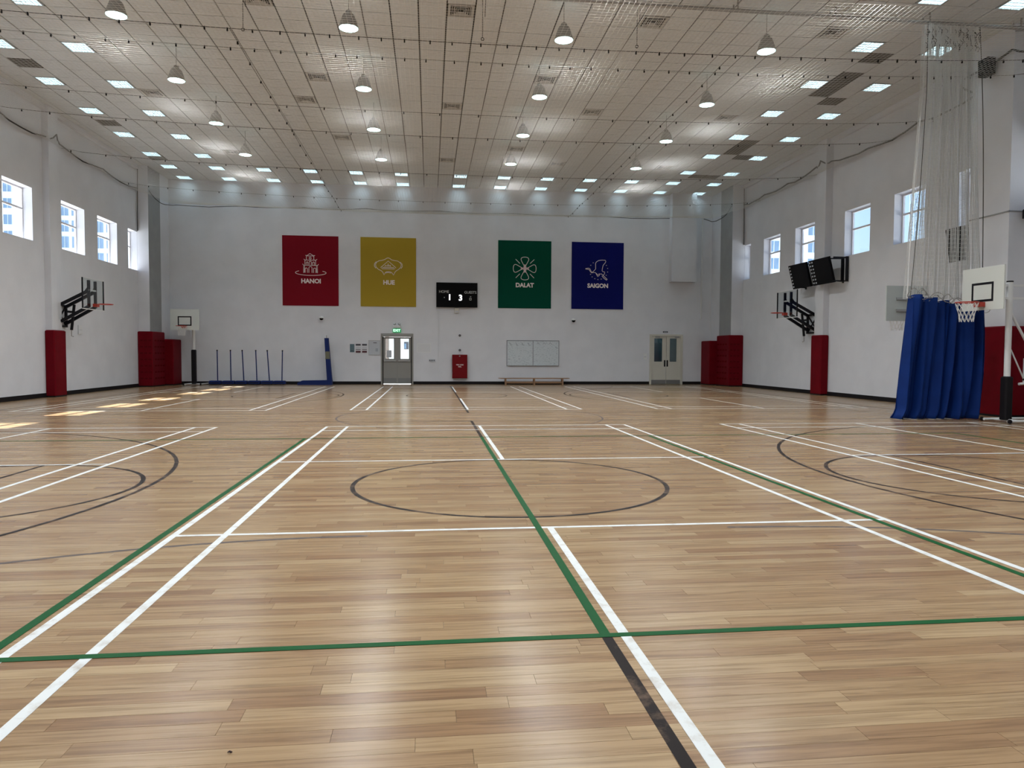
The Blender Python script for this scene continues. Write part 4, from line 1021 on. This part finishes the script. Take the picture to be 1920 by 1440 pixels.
# ------------------------------------------------------------------ outside: ground, apartment blocks, mast
MB().box(-260,260,-160,320,-.6,-.21).build('ground_outside', noisy('pale_paving',(.55,.55,.53),(.50,.50,.49),.2,.9), kind='structure')
BW = mat('building_white', (.52,.58,.62), .8); BG = mat('building_glass', (.13,.22,.34), .4); BF = mat('building_window_frame', (.45,.52,.58), .6)
def block(lb, x0, x1, y, h, pitchx, wwid, whgt, floors, z_first, depth=14, split=True):
    t = thing('apartment_block', lb, 'building', ((x0+x1)/2, y+depth/2, -.21))
    MB().box(x0,x1,y,y+depth,-.21,h).build('facade', BW, t)
    MB().box(x0-.3,x1+.3,y-.3,y+depth+.3,h,h+.6).build('parapet', BW, t)
    base = None; n = int((x1-x0-1)/pitchx)
    for fl in range(floors):
        for k in range(n):
            cx = x0+(x1-x0-n*pitchx)/2+pitchx*(k+.5); cz = z_first+3.0*fl
            if base is None:
                bx, by, bz = BASE[t.name]
                m = MB(); a = wwid/2; b = whgt/2
                m.box(bx-a-.08,bx+a+.08,by-depth/2-.06,by-depth/2+.02,bz-b-.08,bz-b); m.box(bx-a-.08,bx+a+.08,by-depth/2-.06,by-depth/2+.02,bz+b,bz+b+.08)
                m.box(bx-a-.08,bx-a,by-depth/2-.06,by-depth/2+.02,bz-b,bz+b); m.box(bx+a,bx+a+.08,by-depth/2-.06,by-depth/2+.02,bz-b,bz+b)
                if split: m.box(bx-.04,bx+.04,by-depth/2-.05,by-depth/2+.02,bz-b,bz+b)
                w_ = m.build('window', BF, t); g_ = MB().box(bx-a,bx+a,by-depth/2-.02,by-depth/2-.005,bz-b,bz+b).build('pane', BG, w_); base = (w_, g_)
            else:
                w_ = base[0].copy(); g_ = base[1].copy(); col.objects.link(w_); col.objects.link(g_); w_.parent = t; g_.parent = w_
            w_.location = (cx-bx, 0, cz-bz)
    return t
block('white apartment block with paired blue windows outside the nearest left window', -92, -71.8, 136, 52, 3.3, 1.45, 1.8, 12, 8)
block('pale apartment block with close-set tall windows outside the middle left windows', -71, -49, 137, 50, 2.05, 1.5, 2.1, 12, 7.2)
block('pale apartment block outside the farthest right windows', 56, 68.5, 112, 40, 3.6, 1.9, 1.9, 10, 5.5)
mast = thing('lattice_mast', 'dark lattice mast standing outside the near right window', 'mast', (42, 44, -.21))
pm = at(1716, 400, 0, 60); mx, my = pm.x, pm.y
mast.location = (mx, my, -.21); BASE[mast.name] = Vector((mx, my, -.21))
ob = thing('backdrop', 'bright white outbuilding added to brighten the grey door glass, with a dark window', 'building', (-4, 47, -.21))
MB().box(-30, 12, 44, 50, -.21, 6.5).build('facade', mat('backdrop_white', (.82,.84,.84), .8), ob)  # white building added outside so the door panes look bright
MB().box(-30.2, 12.2, 43.7, 50.3, 6.5, 6.8).build('roof_edge', BW, ob)
a = at(757.5, 641, 1, 44); b = at(766, 655, 1, 44)
wd = MB().box(a.x, b.x, 43.95, 44.02, b.z, a.z).build('window', DARKP, ob); MB().box(a.x+.04, (a.x+b.x)/2, 43.93, 43.95, b.z+.05, a.z-.12).build('pane', BG, wd)  # window stands in for a dark shape behind the glass
a = at(722, 620, 1, 42.5); b = at(729.5, 655, 1, 42.5)
MB().box(a.x, b.x, 42.3, 42.7, -.21, 6.5).build('canopy_post', mat('brown_post', (.16,.11,.09), .7), ob)
MST = mat('mast_steel', (.16,.24,.32), .6)
for sx in (-1, 1):
    for sy in (-1, 1): MB().bar((mx+sx*.42,my+sy*.42,-.21),(mx+sx*.42,my+sy*.42,45),.10,.10).build('mast_leg', MST, mast)
m = MB()
for k in range(28):
    z = k*1.6
    for a, b in (((-1,-1),(1,-1)),((1,-1),(1,1)),((1,1),(-1,1)),((-1,1),(-1,-1))):
        m.bar((mx+a[0]*.42,my+a[1]*.42,z),(mx+b[0]*.42,my+b[1]*.42,z+1.6),.05,.05); m.bar((mx+a[0]*.42,my+a[1]*.42,z),(mx+b[0]*.42,my+b[1]*.42,z),.05,.05)
m.build('lattice', MST, mast, kind='stuff')
